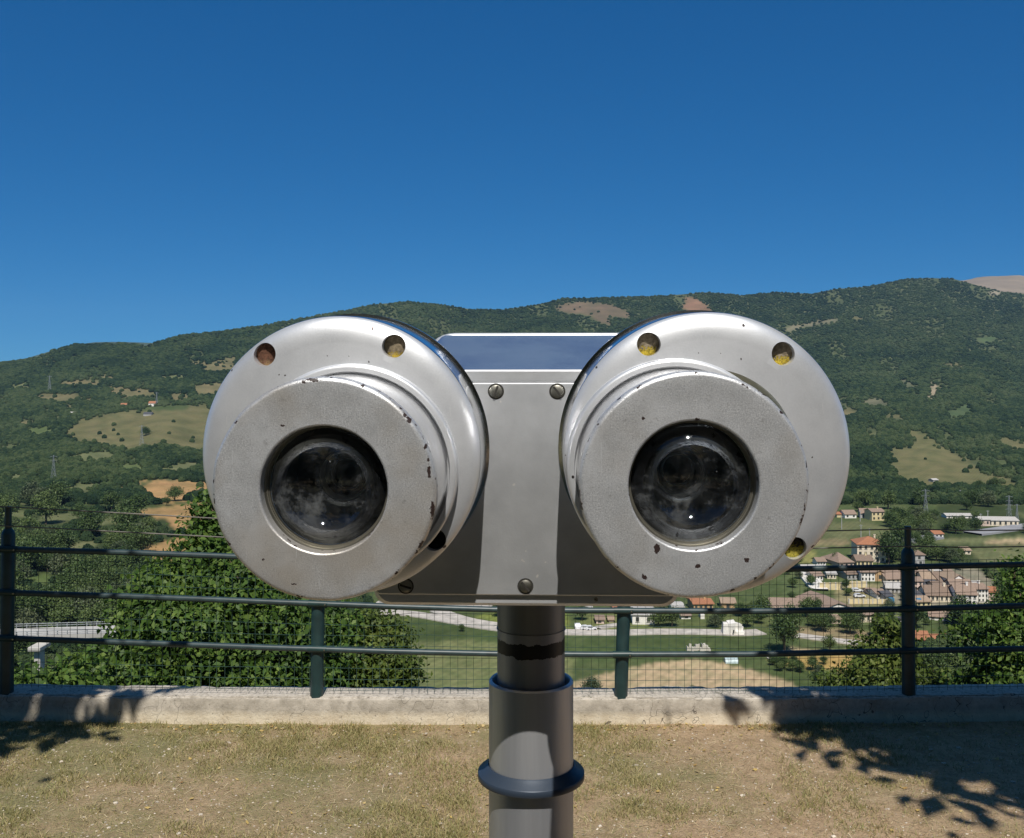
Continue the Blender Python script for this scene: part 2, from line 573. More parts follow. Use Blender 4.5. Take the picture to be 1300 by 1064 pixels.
M['bank'] = flat_mat('bank_earth', (0.36, 0.22, 0.12), 0.95, 0, 0.2, 0.2)
M['bald'] = flat_mat('bald_mountain_grass', (0.24, 0.185, 0.125), 1.0, 0, 0.25, 0.004)
M['pane'] = flat_mat('window_dark', (0.05, 0.055, 0.05), 0.4)
M['pylon'] = flat_mat('pylon_steel', (0.30, 0.32, 0.33), 0.6, 0.3)
M['carwhite'] = flat_mat('car_paint_white', (0.72, 0.72, 0.72), 0.3)
M['carblue'] = flat_mat('truck_paint_blue', (0.06, 0.22, 0.38), 0.35)
M['carglass'] = flat_mat('car_window', (0.02, 0.025, 0.03), 0.1)
M['tyre'] = flat_mat('tyre_rubber', (0.02, 0.02, 0.02), 0.9)


def wall_mat(nm, c):
    k = MatB(nm)
    co = k.coord('Object')
    n1 = k.noise(co, 0.6, 5, 0.7)
    k.col(k.ramp(n1, [(0.3, tuple(v * 0.75 for v in c)), (0.6, c)]))
    k.set(Roughness=0.95)
    return k.m


WALLC = {'white': wall_mat('plaster_white', (0.84, 0.80, 0.73)), 'cream': wall_mat('plaster_cream', (0.76, 0.66, 0.50)),
         'yellow': wall_mat('plaster_yellow', (0.70, 0.58, 0.33)), 'ochre': wall_mat('plaster_ochre', (0.50, 0.33, 0.17)),
         'pink': wall_mat('plaster_pink', (0.68, 0.52, 0.43)), 'grey': wall_mat('plaster_grey', (0.40, 0.39, 0.37)),
         'stone': wall_mat('stone_pale', (0.56, 0.52, 0.44))}


def roof_mat(nm, c):
    k = MatB(nm)
    co = k.coord('Object')
    mp = k.n('ShaderNodeMapping')
    mp.inputs['Scale'].default_value = (3, 1, 1)
    k.l(co, mp.inputs[0])
    n1 = k.noise(mp.outputs[0], 0.8, 6, 0.75)
    wv = k.n('ShaderNodeTexWave')
    wv.inputs['Scale'].default_value = 0.8
    k.l(co, wv.inputs[0])
    f = k.math('ADD', k.math('MULTIPLY', n1, 0.8), k.math('MULTIPLY', wv.outputs['Fac'], 0.2))
    k.col(k.ramp(f, [(0.3, tuple(v * 0.62 for v in c)), (0.7, c)]))
    k.set(Roughness=0.95)
    return k.m


ROOFC = {'orange': roof_mat('tiles_orange', (0.42, 0.18, 0.09)), 'pink': roof_mat('tiles_faded_pink', (0.33, 0.235, 0.175)),
         'brown': roof_mat('tiles_brown', (0.26, 0.185, 0.135)), 'slate': roof_mat('roof_dark_grey', (0.09, 0.09, 0.10)),
         'pale': roof_mat('roof_pale', (0.55, 0.52, 0.48)), 'tan': roof_mat('tiles_tan', (0.40, 0.29, 0.20))}


# ------------------------------------------------------------------ object helpers
def tag(o, label=None, cat=None, group=None, kind=None):
    if label:
        o['label'] = label
    if cat:
        o['category'] = cat
    if group:
        o['group'] = group
    if kind:
        o['kind'] = kind
    return o


def empty(name, loc, label=None, cat=None, group=None, rotz=0):
    o = bpy.data.objects.new(name, None)
    COL.objects.link(o)
    o.location = loc
    o.rotation_euler = (0, 0, rotz)
    o.empty_display_size = 0.1
    return tag(o, label, cat, group)


def mesh_obj(name, me, mat, parent=None, loc=None, rot=None, smooth=False):
    if not isinstance(mat, (list, tuple)):
        mat = [mat]
    if len(me.materials) == 0:
        for m in mat:
            me.materials.append(m)
    if smooth:
        me.polygons.foreach_set('use_smooth', [True] * len(me.polygons))
    o = bpy.data.objects.new(name, me)
    COL.objects.link(o)
    if parent:
        o.parent = parent
    if loc is not None:
        o.location = loc
    if rot is not None:
        o.rotation_euler = rot
    return o


def bm_obj(name, bm, mat, parent=None, loc=None, rot=None, smooth=False, angle=None):
    bmesh.ops.recalc_face_normals(bm, faces=bm.faces)
    me = bpy.data.meshes.new(name)
    if smooth and angle:
        for f in bm.faces:
            f.smooth = True
        for e in bm.edges:
            if len(e.link_faces) == 2 and e.calc_face_angle(0) > angle:
                e.smooth = False
    bm.to_mesh(me)
    bm.free()
    return mesh_obj(name, me, mat, parent, loc, rot, smooth)


def box(bm, c, s, rot=None):
    r = bmesh.ops.create_cube(bm, size=1)
    vs = r['verts']
    bmesh.ops.scale(bm, vec=s, verts=vs)
    if rot:
        bmesh.ops.rotate(bm, verts=vs, cent=(0, 0, 0), matrix=rot)
    bmesh.ops.translate(bm, vec=c, verts=vs)
    return vs


def tube(bm, pts, rads, n=8, cap=True):
    rings = []
    pts = [Vector(p) for p in pts]
    for i, p in enumerate(pts):
        t = (pts[min(i + 1, len(pts) - 1)] - pts[max(i - 1, 0)]).normalized()
        a = t.orthogonal().normalized() if i == 0 else (rings[-1][1] - t * rings[-1][1].dot(t)).normalized()
        b = t.cross(a)
        r = rads[i] if hasattr(rads, '__len__') else rads
        vs = [bm.verts.new(p + (a * math.cos(k * 2 * PI / n) + b * math.sin(k * 2 * PI / n)) * r) for k in range(n)]
        rings.append((vs, a))
    for i in range(len(rings) - 1):
        A, B = rings[i][0], rings[i + 1][0]
        for k in range(n):
            bm.faces.new((A[k], A[(k + 1) % n], B[(k + 1) % n], B[k]))
    if cap:
        bm.faces.new(rings[0][0][::-1])
        bm.faces.new(rings[-1][0])


def lathe_y(bm, prof, n=128, closed=False, c=(0, 0)):
    """profile of (radius, y) swept round the local Y axis"""
    rings = []
    for r, y in prof:
        if r < 1e-6:
            rings.append([bm.verts.new((c[0], y, c[1]))])
        else:
            rings.append([bm.verts.new((c[0] + r * math.cos(k * 2 * PI / n), y, c[1] + r * math.sin(k * 2 * PI / n))) for k in range(n)])
    prs = list(zip(rings, rings[1:]))
    if closed:
        prs.append((rings[-1], rings[0]))
    for A, B in prs:
        for k in range(n):
            k2 = (k + 1) % n
            if len(A) == 1 and len(B) == 1:
                continue
            if len(A) == 1:
                bm.faces.new((A[0], B[k2], B[k]))
            elif len(B) == 1:
                bm.faces.new((A[k], A[k2], B[0]))
            else:
                bm.faces.new((A[k], A[k2], B[k2], B[k]))


# ------------------------------------------------------------------ the coin viewer
ay = Vector((0.033, 1, 0.046)).normalized()
ax = ay.cross(Vector((0, 0, 1))).normalized()
az = ax.cross(ay).normalized()
O = Vector((0.0, 0.592, EYE - 0.062))
POLE = Vector(((674.5 - 650) / F * 0.88, 0.89, 0))
viewer = empty('binocular_viewer', (POLE.x, POLE.y, 0), 'silver coin viewer with two round objective housings on a grey pole', 'viewer')
HR = Matrix((ax, ay, az)).transposed().to_4x4()


def loc_on(px, py, yl):
    """local (x,z) in the head frame where the view line through px,py meets the plane at local depth yl"""
    d = Vector(((px - 650) / F, 1, -(py - 487.5) / F))
    c = Vector((0, 0, EYE))
    t = ((O + ay * yl) - c).dot(ay) / d.dot(ay)
    q = c + d * t - O
    return q.dot(ax), q.dot(az), t


def head_part(name, bm, mat, cx, cz, angle=0.6, cy=0.0, parent=None, smooth=True):
    o = bm_obj(name, bm, mat, None, smooth=smooth, angle=angle)
    w = Matrix.Translation(O + ax * cx + ay * cy + az * cz) @ HR
    if parent is None:
        o.parent = viewer
        o.matrix_parent_inverse = Matrix.Identity(4)
        o.matrix_basis = Matrix.Translation(viewer.location).inverted() @ w
    else:
        o.parent = parent
        pw = PW[parent.name]
        o.matrix_basis = pw.inverted() @ w
    PW[o.name] = w
    return o


PW = {}


def quarter(cx, cy, rx, ry, a0, a1, n):
    return [(cx + rx * math.cos(a0 + (a1 - a0) * i / n), cy + ry * math.sin(a0 + (a1 - a0) * i / n)) for i in range(n + 1)]


def assembly(side):
    if side == 'L':
        dpx, dr, bpx, br = (430, 581), 0.0988, (410.5, 622), 0.0686
        holes = [((335, 450), 'rust'), ((499.5, 439.5), 'lichenA'), ((551, 686), 'plugblack')]
    else:
        dpx, dr, bpx, br = (899, 579), 0.0992, (881, 616.5), 0.0686
        holes = [((824, 437), 'lichenB'), ((995, 449), 'lichenB'), ((1010.5, 697), 'lichenC')]
    YF = 0.090
    dx, dz, _ = loc_on(*dpx, YF)
    # drum: polished side with soft shoulder, thin lip at the back
    bm = bmesh.new()
    shoulder = [(dr - 0.0225 * (1 - math.sin(a)), YF + 0.0095 * (1 - math.cos(a)) ) for a in np.linspace(0.12, PI / 2, 16)]
    prof = [(0.060, YF + 0.012), (0.060, YF - 0.0008), (0.075, YF - 0.0006)] + shoulder + \
           [(dr + 0.0002, YF + 0.022), (dr + 0.0005, 0.150), (dr + 0.0005, 0.1530), (dr + 0.0028, 0.1535), (dr + 0.0028, 0.158), (0.060, 0.158)]
    lathe_y(bm, prof, 160, True)
    # recessed holes
    me = None
    for f in bm.faces:
        f.smooth = True
    for e in bm.edges:
        if len(e.link_faces) == 2 and e.calc_face_angle(0) > 0.6:
            e.smooth = False
    drum = head_part('objective_housing', bm, [M['satin'], M['polish2']], dx, dz, None)
    for p in drum.data.polygons:
        c = p.center
        if c.y > YF + 0.0076 and math.hypot(c.x, c.z) > 0.07:
            p.material_index = 1
    cb = bmesh.new()
    hl = []
    for (hx, hy), mk in holes:
        x, z, _ = loc_on(hx, hy, YF)
        x -= dx
        z -= dz
        hl.append((x, z, mk))
        lathe_y(cb, [(0, YF - 0.02), (0.0081, YF - 0.02), (0.0081, YF + 0.012), (0, YF + 0.012)], 40, c=(x, z))
    bmesh.ops.recalc_face_normals(cb, faces=cb.faces)
    cme = bpy.data.meshes.new('cutter')
    cb.to_mesh(cme)
    cb.free()
    cut = bpy.data.objects.new('cutter', cme)
    COL.objects.link(cut)
    cut.parent = viewer
    cut.matrix_basis = drum.matrix_basis
    md = drum.modifiers.new('holes', 'BOOLEAN')
    md.operation = 'DIFFERENCE'
    md.solver = 'EXACT'
    md.object = cut
    bpy.context.view_layer.update()
    dg = bpy.context.evaluated_depsgraph_get()
    nm = bpy.data.meshes.new_from_object(drum.evaluated_get(dg))
    drum.modifiers.clear()
    drum.data = nm
    b2 = bmesh.new()
    b2.from_mesh(nm)
    for e in b2.edges:
        e.smooth = not (len(e.link_faces) == 2 and e.calc_face_angle(0) > 0.45)
    for f in b2.faces:
        f.smooth = len(f.verts) <= 4
    b2.to_mesh(nm)
    b2.free()
    bpy.data.objects.remove(cut)
    for (x, z, mk) in hl:
        bm = bmesh.new()
        lathe_y(bm, [(0, 0.0), (0.0035, -0.0004), (0.0065, 0.0004), (0.00795, 0.0012), (0.00795, 0.0025)], 32)
        for v in bm.verts:
            v.co.y += random.uniform(-1, 1) * 0.00035
        head_part('hole_plug', bm, M[mk], dx + x, dz + z, 0.9, cy=YF + 0.0085, parent=drum)
    # ring + barrel + front plate
    bx, bz, _ = loc_on(*bpx, 0.0)
    bm = bmesh.new()
    prof = [(0.055, YF + 0.004), (0.0742, YF + 0.004), (0.0742, YF - 0.005)] + quarter(0.0712, YF - 0.005, 0.003, 0.003, 0, -PI / 2, 6) + \
           [(0.0690, YF - 0.0080), (0.0684, YF - 0.0065), (0.0684, YF - 0.003), (0.055, YF - 0.003)]
    lathe_y(bm, prof, 128, True)
    ring = head_part('collar_ring', bm, M['satin'], bx, bz, 0.6)
    bm = bmesh.new()
    lathe_y(bm, [(0.052, YF - 0.002), (0.0672, YF - 0.002), (0.0672, 0.0085), (0.052, 0.0085)], 128, True)
    head_part('barrel', bm, M['polish'], bx, bz, 0.6)
    bm = bmesh.new()
    prof = [(0.0665, 0.0088), (br, 0.0080), (br, 0.0032)] + quarter(br - 0.0032, 0.0032, 0.0032, 0.0032, 0, -PI / 2, 6) + \
           [(0.0600, 0), (0.0500, 0), (0.0402, 0.0)] + quarter(0.0402, 0.0016, 0.0014, 0.0016, -PI / 2, -PI, 4) + \
           [(0.0388, 0.0040), (0.0388, 0.0088)]
    lathe_y(bm, prof, 160, True)
    for v in bm.verts:   # dented, chipped rims
        r = math.hypot(v.co.x, v.co.z)
        if r > 0.066 or r < 0.041:
            a = mnoise.noise(Vector((v.co.x * 90, v.co.z * 90, 3 if side == 'L' else 9)))
            v.co.x *= 1 + a * 0.005
            v.co.z *= 1 + a * 0.005
    head_part('ring_plate', bm, M['ringL' if side == 'L' else 'ringR'], bx, bz, 0.7)
    # lens cell
    bm = bmesh.new()
    lathe_y(bm, [(0.0388, 0.0090), (0.0379, 0.0110), (0.0372, 0.0110), (0.0372, 0.0125), (0.0366, 0.0125), (0.0366, 0.0160), (0.0500, 0.0160), (0.0500, 0.0090)], 96, True)
    head_part('lens_cell', bm, M['bore'], bx, bz, 0.5)
    bm = bmesh.new()
    R = 0.0546
    ye = 0.0112 if side == 'R' else 0.0140
    fr = [(R * math.sin(a), ye + (R * math.cos(math.asin(0.0365 / R)) - R * math.cos(a))) for a in np.linspace(0, math.asin(0.0365 / R), 16)]
    lathe_y(bm, fr, 96)
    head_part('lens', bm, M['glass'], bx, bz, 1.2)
    for kk, (R2, y2, rr_) in enumerate(((0.043 if side == 'R' else 0.046, ye + 0.003, 0.0362), (0.075, 0.050, 0.0362))):
        bm = bmesh.new()
        s0 = math.cos(math.asin(rr_ / R2)) * R2
        if kk == 0:
            lathe_y(bm, [(R2 * math.sin(a), y2 + R2 * math.cos(a) - s0) for a in np.linspace(math.asin(rr_ / R2), 0, 18)], 96)
        else:
            lathe_y(bm, [(R2 * math.sin(a), y2 + s0 - R2 * math.cos(a)) for a in np.linspace(math.asin(rr_ / R2), 0, 18)], 96)
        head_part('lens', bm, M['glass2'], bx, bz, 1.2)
    bm = bmesh.new()
    lathe_y(bm, [(0.0366, 0.0162), (0.0366, 0.082), (0, 0.082)], 64)
    tb = head_part('inner_tube', bm, M['black'], bx, bz, 0.5)
    bm = bmesh.new()
    lathe_y(bm, [(0.0150, 0.062), (0.0160, 0.060), (0.0170, 0.062), (0.0170, 0.070), (0.0150, 0.070)], 48, True)
    lathe_y(bm, [(0.0100, 0.072), (0.0106, 0.071), (0.0112, 0.072), (0.0112, 0.076), (0.0100, 0.076)], 48, True)
    head_part('retaining_ring', bm, M['retain'], bx, bz, 0.5)
    return bx, bz


assembly('L')
assembly('R')

YB = 0.158
xl, zb, _ = loc_on(474, 769, YB)
xr, zseam, _ = loc_on(862, 756.5, YB)
_, zplt, _ = loc_on(665, 486, YB)
_, zledge, _ = loc_on(665, 470.5, YB)


def rrect(x0, x1, z0, z1, r, n=6):
    pts = []
    for cx, cz, a0 in ((x1 - r, z1 - r, 0), (x0 + r, z1 - r, PI / 2), (x0 + r, z0 + r, PI), (x1 - r, z0 + r, 3 * PI / 2)):
        for i in range(n + 1):
            a = a0 + PI / 2 * i / n
            pts.append((cx + r * math.cos(a), cz + r * math.sin(a)))
    return pts


def prism(bm, pts, y0, y1, bev=0.0015):
    a = [bm.verts.new((x, y0 + bev, z)) for x, z in pts]
    cx = sum(p[0] for p in pts) / len(pts)
    cz = sum(p[1] for p in pts) / len(pts)
    w = max(p[0] for p in pts) - cx
    h = max(p[1] for p in pts) - cz
    f = [bm.verts.new((cx + (x - cx) * (1 - bev / w), y0, cz + (z - cz) * (1 - bev / h))) for x, z in pts]
    b = [bm.verts.new((x, y1, z)) for x, z in pts]
    n = len(pts)
    for i in range(n):
        j = (i + 1) % n
        bm.faces.new((f[i], f[j], a[j], a[i]))
        bm.faces.new((a[i], a[j], b[j], b[i]))
    bm.faces.new(f[::-1])
    bm.faces.new(b)


# casing box behind the plate
bm = bmesh.new()
prism(bm, rrect(xl, xr, zb, zledge, 0.012), YB + 0.0012, YB + 0.17, 0.0025)
head_part('casing', bm, M['casing'], 0, 0, 0.5)
bm = bmesh.new()
prism(bm, rrect(xl + 0.002, xr - 0.002, zseam, zplt, 0.004), YB - 0.0022, YB + 0.0010, 0.0008)
head_part('front_plate', bm, M['plate'], 0, 0, 0.5)
# polished hood rising behind the plate
hx0, hz1, _ = loc_on(548, 425, YB + 0.062)
hx1, _, _ = loc_on(818, 425, YB + 0.062)
bm = bmesh.new()
nseg = 14
secs = []
top = quarter(YB + 0.0655, hz1 - 0.0042, 0.0062, 0.0042, PI * 0.80, PI / 2, 6)
profile = [(YB + 0.004, zledge - 0.001), (YB + 0.008, zledge + 0.0005), (YB + 0.030, zledge + (hz1 - zledge) * 0.40), (YB + 0.050, hz1 - (hz1 - zledge) * 0.20)] + top + \
          [(YB + 0.10, hz1 + 0.001), (YB + 0.15, hz1 - 0.004), (YB + 0.165, zledge - 0.001)]
xs = []
rc = 0.014
for i in range(9):
    a = PI / 2 * i / 8
    xs.append((hx0 + rc * (1 - math.cos(a)), math.sin(a)))
for i in range(1, 24):
    xs.append((hx0 + rc + (hx1 - hx0 - 2 * rc) * i / 24, 1.0))
for i in range(9):
    a = PI / 2 * i / 8
    xs.append((hx1 - rc * (1 - math.sin(a)), math.cos(a)))
for x, k in xs:
    zc = 0.55 + 0.45 * k
    secs.append([bm.verts.new((x, y + (1 - k) * 0.012, zledge - 0.001 + (z - zledge + 0.001) * zc)) for y, z in profile])
for A, B in zip(secs, secs[1:]):
    for k in range(len(A) - 1):
        bm.faces.new((A[k], B[k], B[k + 1], A[k + 1]))
bm.faces.new(secs[0])
bm.faces.new(secs[-1][::-1])
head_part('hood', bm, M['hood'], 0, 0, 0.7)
bm = bmesh.new()
bead = []
for i in range(7):
    a = PI / 2 * i / 6
    bead.append((hx0 + 0.017 * (1 - math.sin(a)) + 0.0005, YB + 0.066, hz1 - 0.013 * (1 - math.cos(a)) * 1.0))
bead = [(hx0 + 0.001 + 0.018 * (1 - math.cos(PI / 2 * i / 6)), YB + 0.0655, hz1 - 0.0015 - 0.012 * (1 - math.sin(PI / 2 * i / 6))) for i in range(7)]
bead += [(hx1 - 0.001 - 0.018 * (1 - math.cos(PI / 2 * i / 6)), YB + 0.0655, hz1 - 0.0015 - 0.012 * (1 - math.sin(PI / 2 * i / 6))) for i in range(6, -1, -1)]
tube(bm, bead, 0.0030, 10)
head_part('hood_rim', bm, M['satin'], 0, 0, 0.8)
# ledge bar between plate and hood
bm = bmesh.new()
prism(bm, rrect(hx0 - 0.02, hx1 + 0.02, zplt + 0.0004, zledge + 0.0006, 0.003), YB - 0.0016, YB + 0.006, 0.0012)
head_part('ledge', bm, M['plate'], 0, 0, 0.4)
# slotted screws
for (sx, sy, ang) in ((629.5, 497, 1.9), (707.5, 497, 0.9), (667, 744.5, 0.9), (515, 744.5, 0.3), (757, 763, 0.5)):
    x, z, _ = loc_on(sx, sy, YB - 0.003)
    small = sy > 760
    r = 0.0016 if small else 0.0052
    bm = bmesh.new()
    lathe_y(bm, [(0, -0.0014), (r * 0.6, -0.0013), (r * 0.92, -0.0006), (r, 0.0004), (r, 0.001), (0, 0.001)], 32)
    y0 = YB - 0.0026 if not small else YB + 0.001
    s = head_part('screw', bm, M['screw'], x, z, 0.5, cy=y0)
    bm = bmesh.new()
    vs = box(bm, (0, -0.0012, 0), (r * 1.75, 0.0007, r * 0.3), Matrix.Rotation(ang, 3, 'Y'))
    head_part('slot', bm, M['slot'], x, z, 0.5, cy=y0, parent=s)
    if not small:
        bm = bmesh.new()
        lathe_y(bm, [(r, 0.0), (r * 1.18, -0.0001), (r * 1.18, 0.001), (r, 0.001)], 32, True)
        head_part('countersink', bm, M['slot'], x, z, 0.5, cy=y0 + 0.0003, parent=s)
# little lugs on top of the drums at the back
for lp in ((512, 409), (803, 411)):
    x, z, _ = loc_on(lp[0], lp[1] + 6, 0.137)
    bm = bmesh.new()
    vs = box(bm, (0, 0, -0.004), (0.012, 0.006, 0.006), Matrix.Rotation(0.52 if lp[0] < 650 else -0.52, 3, 'Y'))
    bmesh.ops.bevel(bm, geom=bm.edges[:], offset=0.0015, segments=2, affect='EDGES')
    head_part('lug', bm, M['polish'], x, z, 0.5, cy=0.137)


# pole, collar, pedestal (vertical, turned about Z)
def lathe_z(bm, prof, n=96, closed=False):
    rings = []
    for r, z in prof:
        if r < 1e-6:
            rings.append([bm.verts.new((0, 0, z))])
        else:
            rings.append([bm.verts.new((r * math.cos(k * 2 * PI / n), r * math.sin(k * 2 * PI / n), z)) for k in range(n)])
    prs = list(zip(rings, rings[1:]))
    if closed:
        prs.append((rings[-1], rings[0]))
    for A, B in prs:
        for k in range(n):
            k2 = (k + 1) % n
            if len(A) == 1:
                bm.faces.new((A[0], B[k], B[k2]))
            elif len(B) == 1:
                bm.faces.new((A[k], A[k2], B[0]))
            else:
                bm.faces.new((A[k], A[k2], B[k2], B[k]))


def zat(py, Y):
    return EYE - (py - 487.5) / F * Y


pr = 43.0 * 0.89 / F
cr = 53.5 * 0.89 / F
zjoin = zat(811, 0.85)
bm = bmesh.new()
lathe_z(bm, [(pr, zjoin + 0.0004), (pr, zat(745, 0.85)), (0, zat(745, 0.85))])
bm_obj('pole_neck', bm, pole_metal('pole_neck_metal', None, (0.30, 0.30, 0.295)), viewer, smooth=True, angle=0.6)
bm = bmesh.new()
zrim = zat(862, 0.89)
lathe_z(bm, [(pr - 0.0002, zrim - 0.06), (pr - 0.0002, zjoin - 0.0012), (pr + 0.0006, zjoin - 0.0008), (pr + 0.0006, zjoin), (pr - 0.001, zjoin + 0.0002)])
bm_obj('pole', bm, pole_metal('pole_metal', (zat(841, 0.85), zat(823, 0.85)), (0.40, 0.40, 0.42)), viewer, smooth=True, angle=0.6)
bm = bmesh.new()
zcb = zat(1000, 0.85)
lathe_z(bm, [(cr, zcb), (cr, zrim - 0.0015), (cr - 0.0012, zrim), (cr - 0.0028, zrim), (cr - 0.0036, zrim - 0.0012), (cr - 0.0036, zrim - 0.05), (pr - 0.004, zrim - 0.055)])
bm_obj('collar', bm, pole_metal('collar_metal', None, (0.62, 0.63, 0.66)), viewer, smooth=True, angle=0.6)
bm = bmesh.new()
zf = zat(969, 0.89)
lathe_z(bm, [(cr + 0.0006, zf + 0.0005), (cr + 0.0020, zf - 0.0003), (cr + 0.0048, zf - 0.0040), (cr + 0.0095, zf - 0.0060), (cr + 0.0100, zf - 0.0066), (cr + 0.0100, zf - 0.0115), (cr + 0.0095, zf - 0.0122), (cr + 0.0004, zf - 0.0125)])
bm_obj('flange', bm, M['base'], viewer, smooth=True, angle=0.7)
bm = bmesh.new()
lathe_z(bm, [(cr, zf - 0.010), (cr, 0.06), (0.05, 0.05), (0.11, 0.02), (0.12, 0.018), (0.12, 0.0)])
bm_obj('pedestal', bm, pole_metal('pedestal_metal', None, (0.50, 0.51, 0.54)), viewer, smooth=True, angle=0.7)


# ------------------------------------------------------------------ terrace ground + kerb
def kerbY(x):
    return 4.94 + 0.055 * (x / 2.6) ** 2 if abs(x) < 6 else 4.94 + 0.055 * (6 / 2.6) ** 2


bm = bmesh.new()
xs = list(np.concatenate([np.linspace(-60, -4, 12), np.linspace(-3.6, 3.6, 150), np.linspace(4, 60, 12)]))
ys = list(np.concatenate([np.linspace(-60, 2, 10), np.linspace(3.2, 4.99, 46)]))
grid = []
for x in xs:
    row = []
    for y in ys:
        yy = y if y < 3 else 3.2 + (y - 3.2) * (kerbY(x) + 0.03 - 3.2) / 1.79
        z = 0.012 * mnoise.noise(Vector((x * 2.2, yy * 2.2, 0))) + 0.005 * mnoise.noise(Vector((x * 11, yy * 11, 5))) if y > 3 else 0
        row.append(bm.verts.new((x, yy, z)))
    grid.append(row)
for i in range(len(xs) - 1):
    for j in range(len(ys) - 1):
        bm.faces.new((grid[i][j], grid[i + 1][j], grid[i + 1][j + 1], grid[i][j + 1]))
g = bm_obj('ground', bm, M['ground'], smooth=True)
tag(g, kind='structure')

bm = bmesh.new()
prof = [(0.0, -0.06), (0.0, 0.05), (0.0, 0.118), (0.006, 0.126), (0.014, 0.127), (0.0175, 0.116), (0.022, 0.116), (0.026, 0.130), (0.09, 0.133), (0.15, 0.131), (0.196, 0.128), (0.205, 0.118), (0.205, -0.8)]
secs = []
for x in np.concatenate([np.linspace(-40, -3.6, 12), np.linspace(-3.5, 3.5, 350), np.linspace(3.6, 40, 12)]):
    sec = []
    for i, (dy, z) in enumerate(prof):
        a = mnoise.noise(Vector((x * 3, i * 0.6, 2.0)))
        b = mnoise.noise(Vector((x * 14, i * 1.7, 7.0)))
        c = mnoise.noise(Vector((x * 40, i * 2.7, 17.0)))
        oy = 0.006 * a + 0.003 * b
        oz = 0.004 * a + 0.003 * b + 0.0015 * c
        if i in (2, 3, 4, 10, 11):
            oz += 0.006 * min(0, b + 0.05) + 0.004 * min(0, c)
            oy += 0.004 * abs(c)
        if i in (5, 6):
            oz += 0.006 * max(0, b)
        if i < 2:
            oz = 0
        sec.append(bm.verts.new((x, kerbY(x) + dy + oy, z + oz)))
    secs.append(sec)
for A, B in zip(secs, secs[1:]):
    for k in range(len(A) - 1):
        bm.faces.new((A[k], B[k], B[k + 1], A[k + 1]))
kb = bm_obj('kerb', bm, M['concrete'], smooth=True, angle=0.8)
tag(kb, 'low weathered concrete kerb along the edge of the terrace under the railing', 'kerb', kind='thing')

# ------------------------------------------------------------------ railing
fence = empty('railing', (0, 5.0, 0.13), 'green tube railing with welded wire mesh along the terrace kerb', 'railing')
FO = Vector((0, 5.0, 0.13))


def interp(tab, x):
    xs_, ys_ = zip(*tab)
    return float(np.interp(x, xs_, ys_))


def fdepth(px):
    X = (px - 650) / F * 5.0
    return kerbY(X) + 0.045


def fence_pt(tab, px, dy=0.0):
    return P(px, interp(tab, px), fdepth(px) + dy) - FO


rail1 = [(-200, 693), (0, 697), (20, 697.5), (160, 701.5), (298, 706.5), (450, 713), (650, 719), (850, 722), (1000, 722.5), (1144, 720), (1300, 716.5), (1500, 712)]
rail2 = [(-200, 747), (0, 752), (101, 755.5), (160, 757), (280, 761.5), (340, 764), (500, 770), (632, 774), (720, 775), (960, 776), (1145, 773.5), (1300, 769), (1500, 764)]
rail3 = [(-200, 806), (0, 810), (170, 816), (338, 822), (500, 827), (632, 830), (760, 831), (960, 830.5), (1145, 826.5), (1300, 823.5), (1500, 819)]
wire1 = [(-200, 637), (0, 643), (17, 644), (130, 650), (270, 658), (403, 664), (790, 676), (900, 678), (1052, 674), (1150, 671.5), (1225, 673.5), (1300, 673), (1500, 672)]
wire2 = [(-200, 662), (0, 667.5), (17, 668), (130, 674), (281, 682), (403, 688), (790, 699), (900, 699), (1040, 696), (1148, 693.5), (1230, 695), (1300, 694), (1500, 692)]

posts = [(-1170, -1170, 636, 664, 862), (-777, -777, 638, 666, 864), (-384, -384, 640, 668, 866), (10.5, 8.5, 643, 671, 876), (405, 402, 664, 692, 886), (794, 788, 673, 700, 887), (1152.5, 1153.5, 668, 696, 887), (1520, 1521, 664, 692, 882), (1890, 1891, 662, 690, 880), (2260, 2261, 660, 688, 878)]
for tx, bx_, tip, cap_, bot in posts:
    Y = fdepth((tx + bx_) / 2)
    p0 = P(bx_, bot, Y + 0.005) - FO
    p1 = P(tx, cap_ + 7, Y + 0.005) - FO
    p2 = P(tx, cap_, Y + 0.005) - FO
    p3 = P(tx, tip, Y + 0.005) - FO
    p0.z -= 0.02
    bm = bmesh.new()
    r = 0.0335
    tube(bm, [p0, p1, p1.lerp(p2, 0.5), p2], [r, r, r * 0.86, r * 0.55], 20)
    post = bm_obj('post', bm, M['post'], fence, smooth=True, angle=0.7)
    bm = bmesh.new()
    tube(bm, [p2 - Vector((0, 0, 0.004)), p3], [0.0165, 0.0165], 14)
    bm_obj('extension_rod', bm, M['post'], post, smooth=True, angle=0.7)
pxs = list(range(-1300, 2651, 25))
for tab in (rail1, rail2, rail3):
    bm = bmesh.new()
    tube(bm, [fence_pt(tab, p, -0.030) for p in pxs], 0.0148, 14)
    bm_obj('rail', bm, M['rail'], fence, smooth=True, angle=0.7)
for tx, bx_, tip, cap_, bot in posts:   # sleeves where each rail meets a post
    for tab in (rail1, rail2, rail3):
        py_ = interp(tab, tx)
        px_ = tx + (bx_ - tx) * (py_ - cap_) / (bot - cap_)
        bm = bmesh.new()
        tube(bm, [fence_pt(tab, px_ - 12, -0.030), fence_pt(tab, px_ + 12, -0.030)], 0.0172, 14)
        cl_ = bm_obj('rail_clamp', bm, M['post'], fence, smooth=True, angle=0.7)
        bm = bmesh.new()
        q = fence_pt(tab, px_ + 9.5, -0.030) + Vector((0, -0.017, 0))
        tube(bm, [q, q + Vector((0, -0.005, 0))], 0.004, 6)
        bm_obj('bolt', bm, M['screw'], cl_)
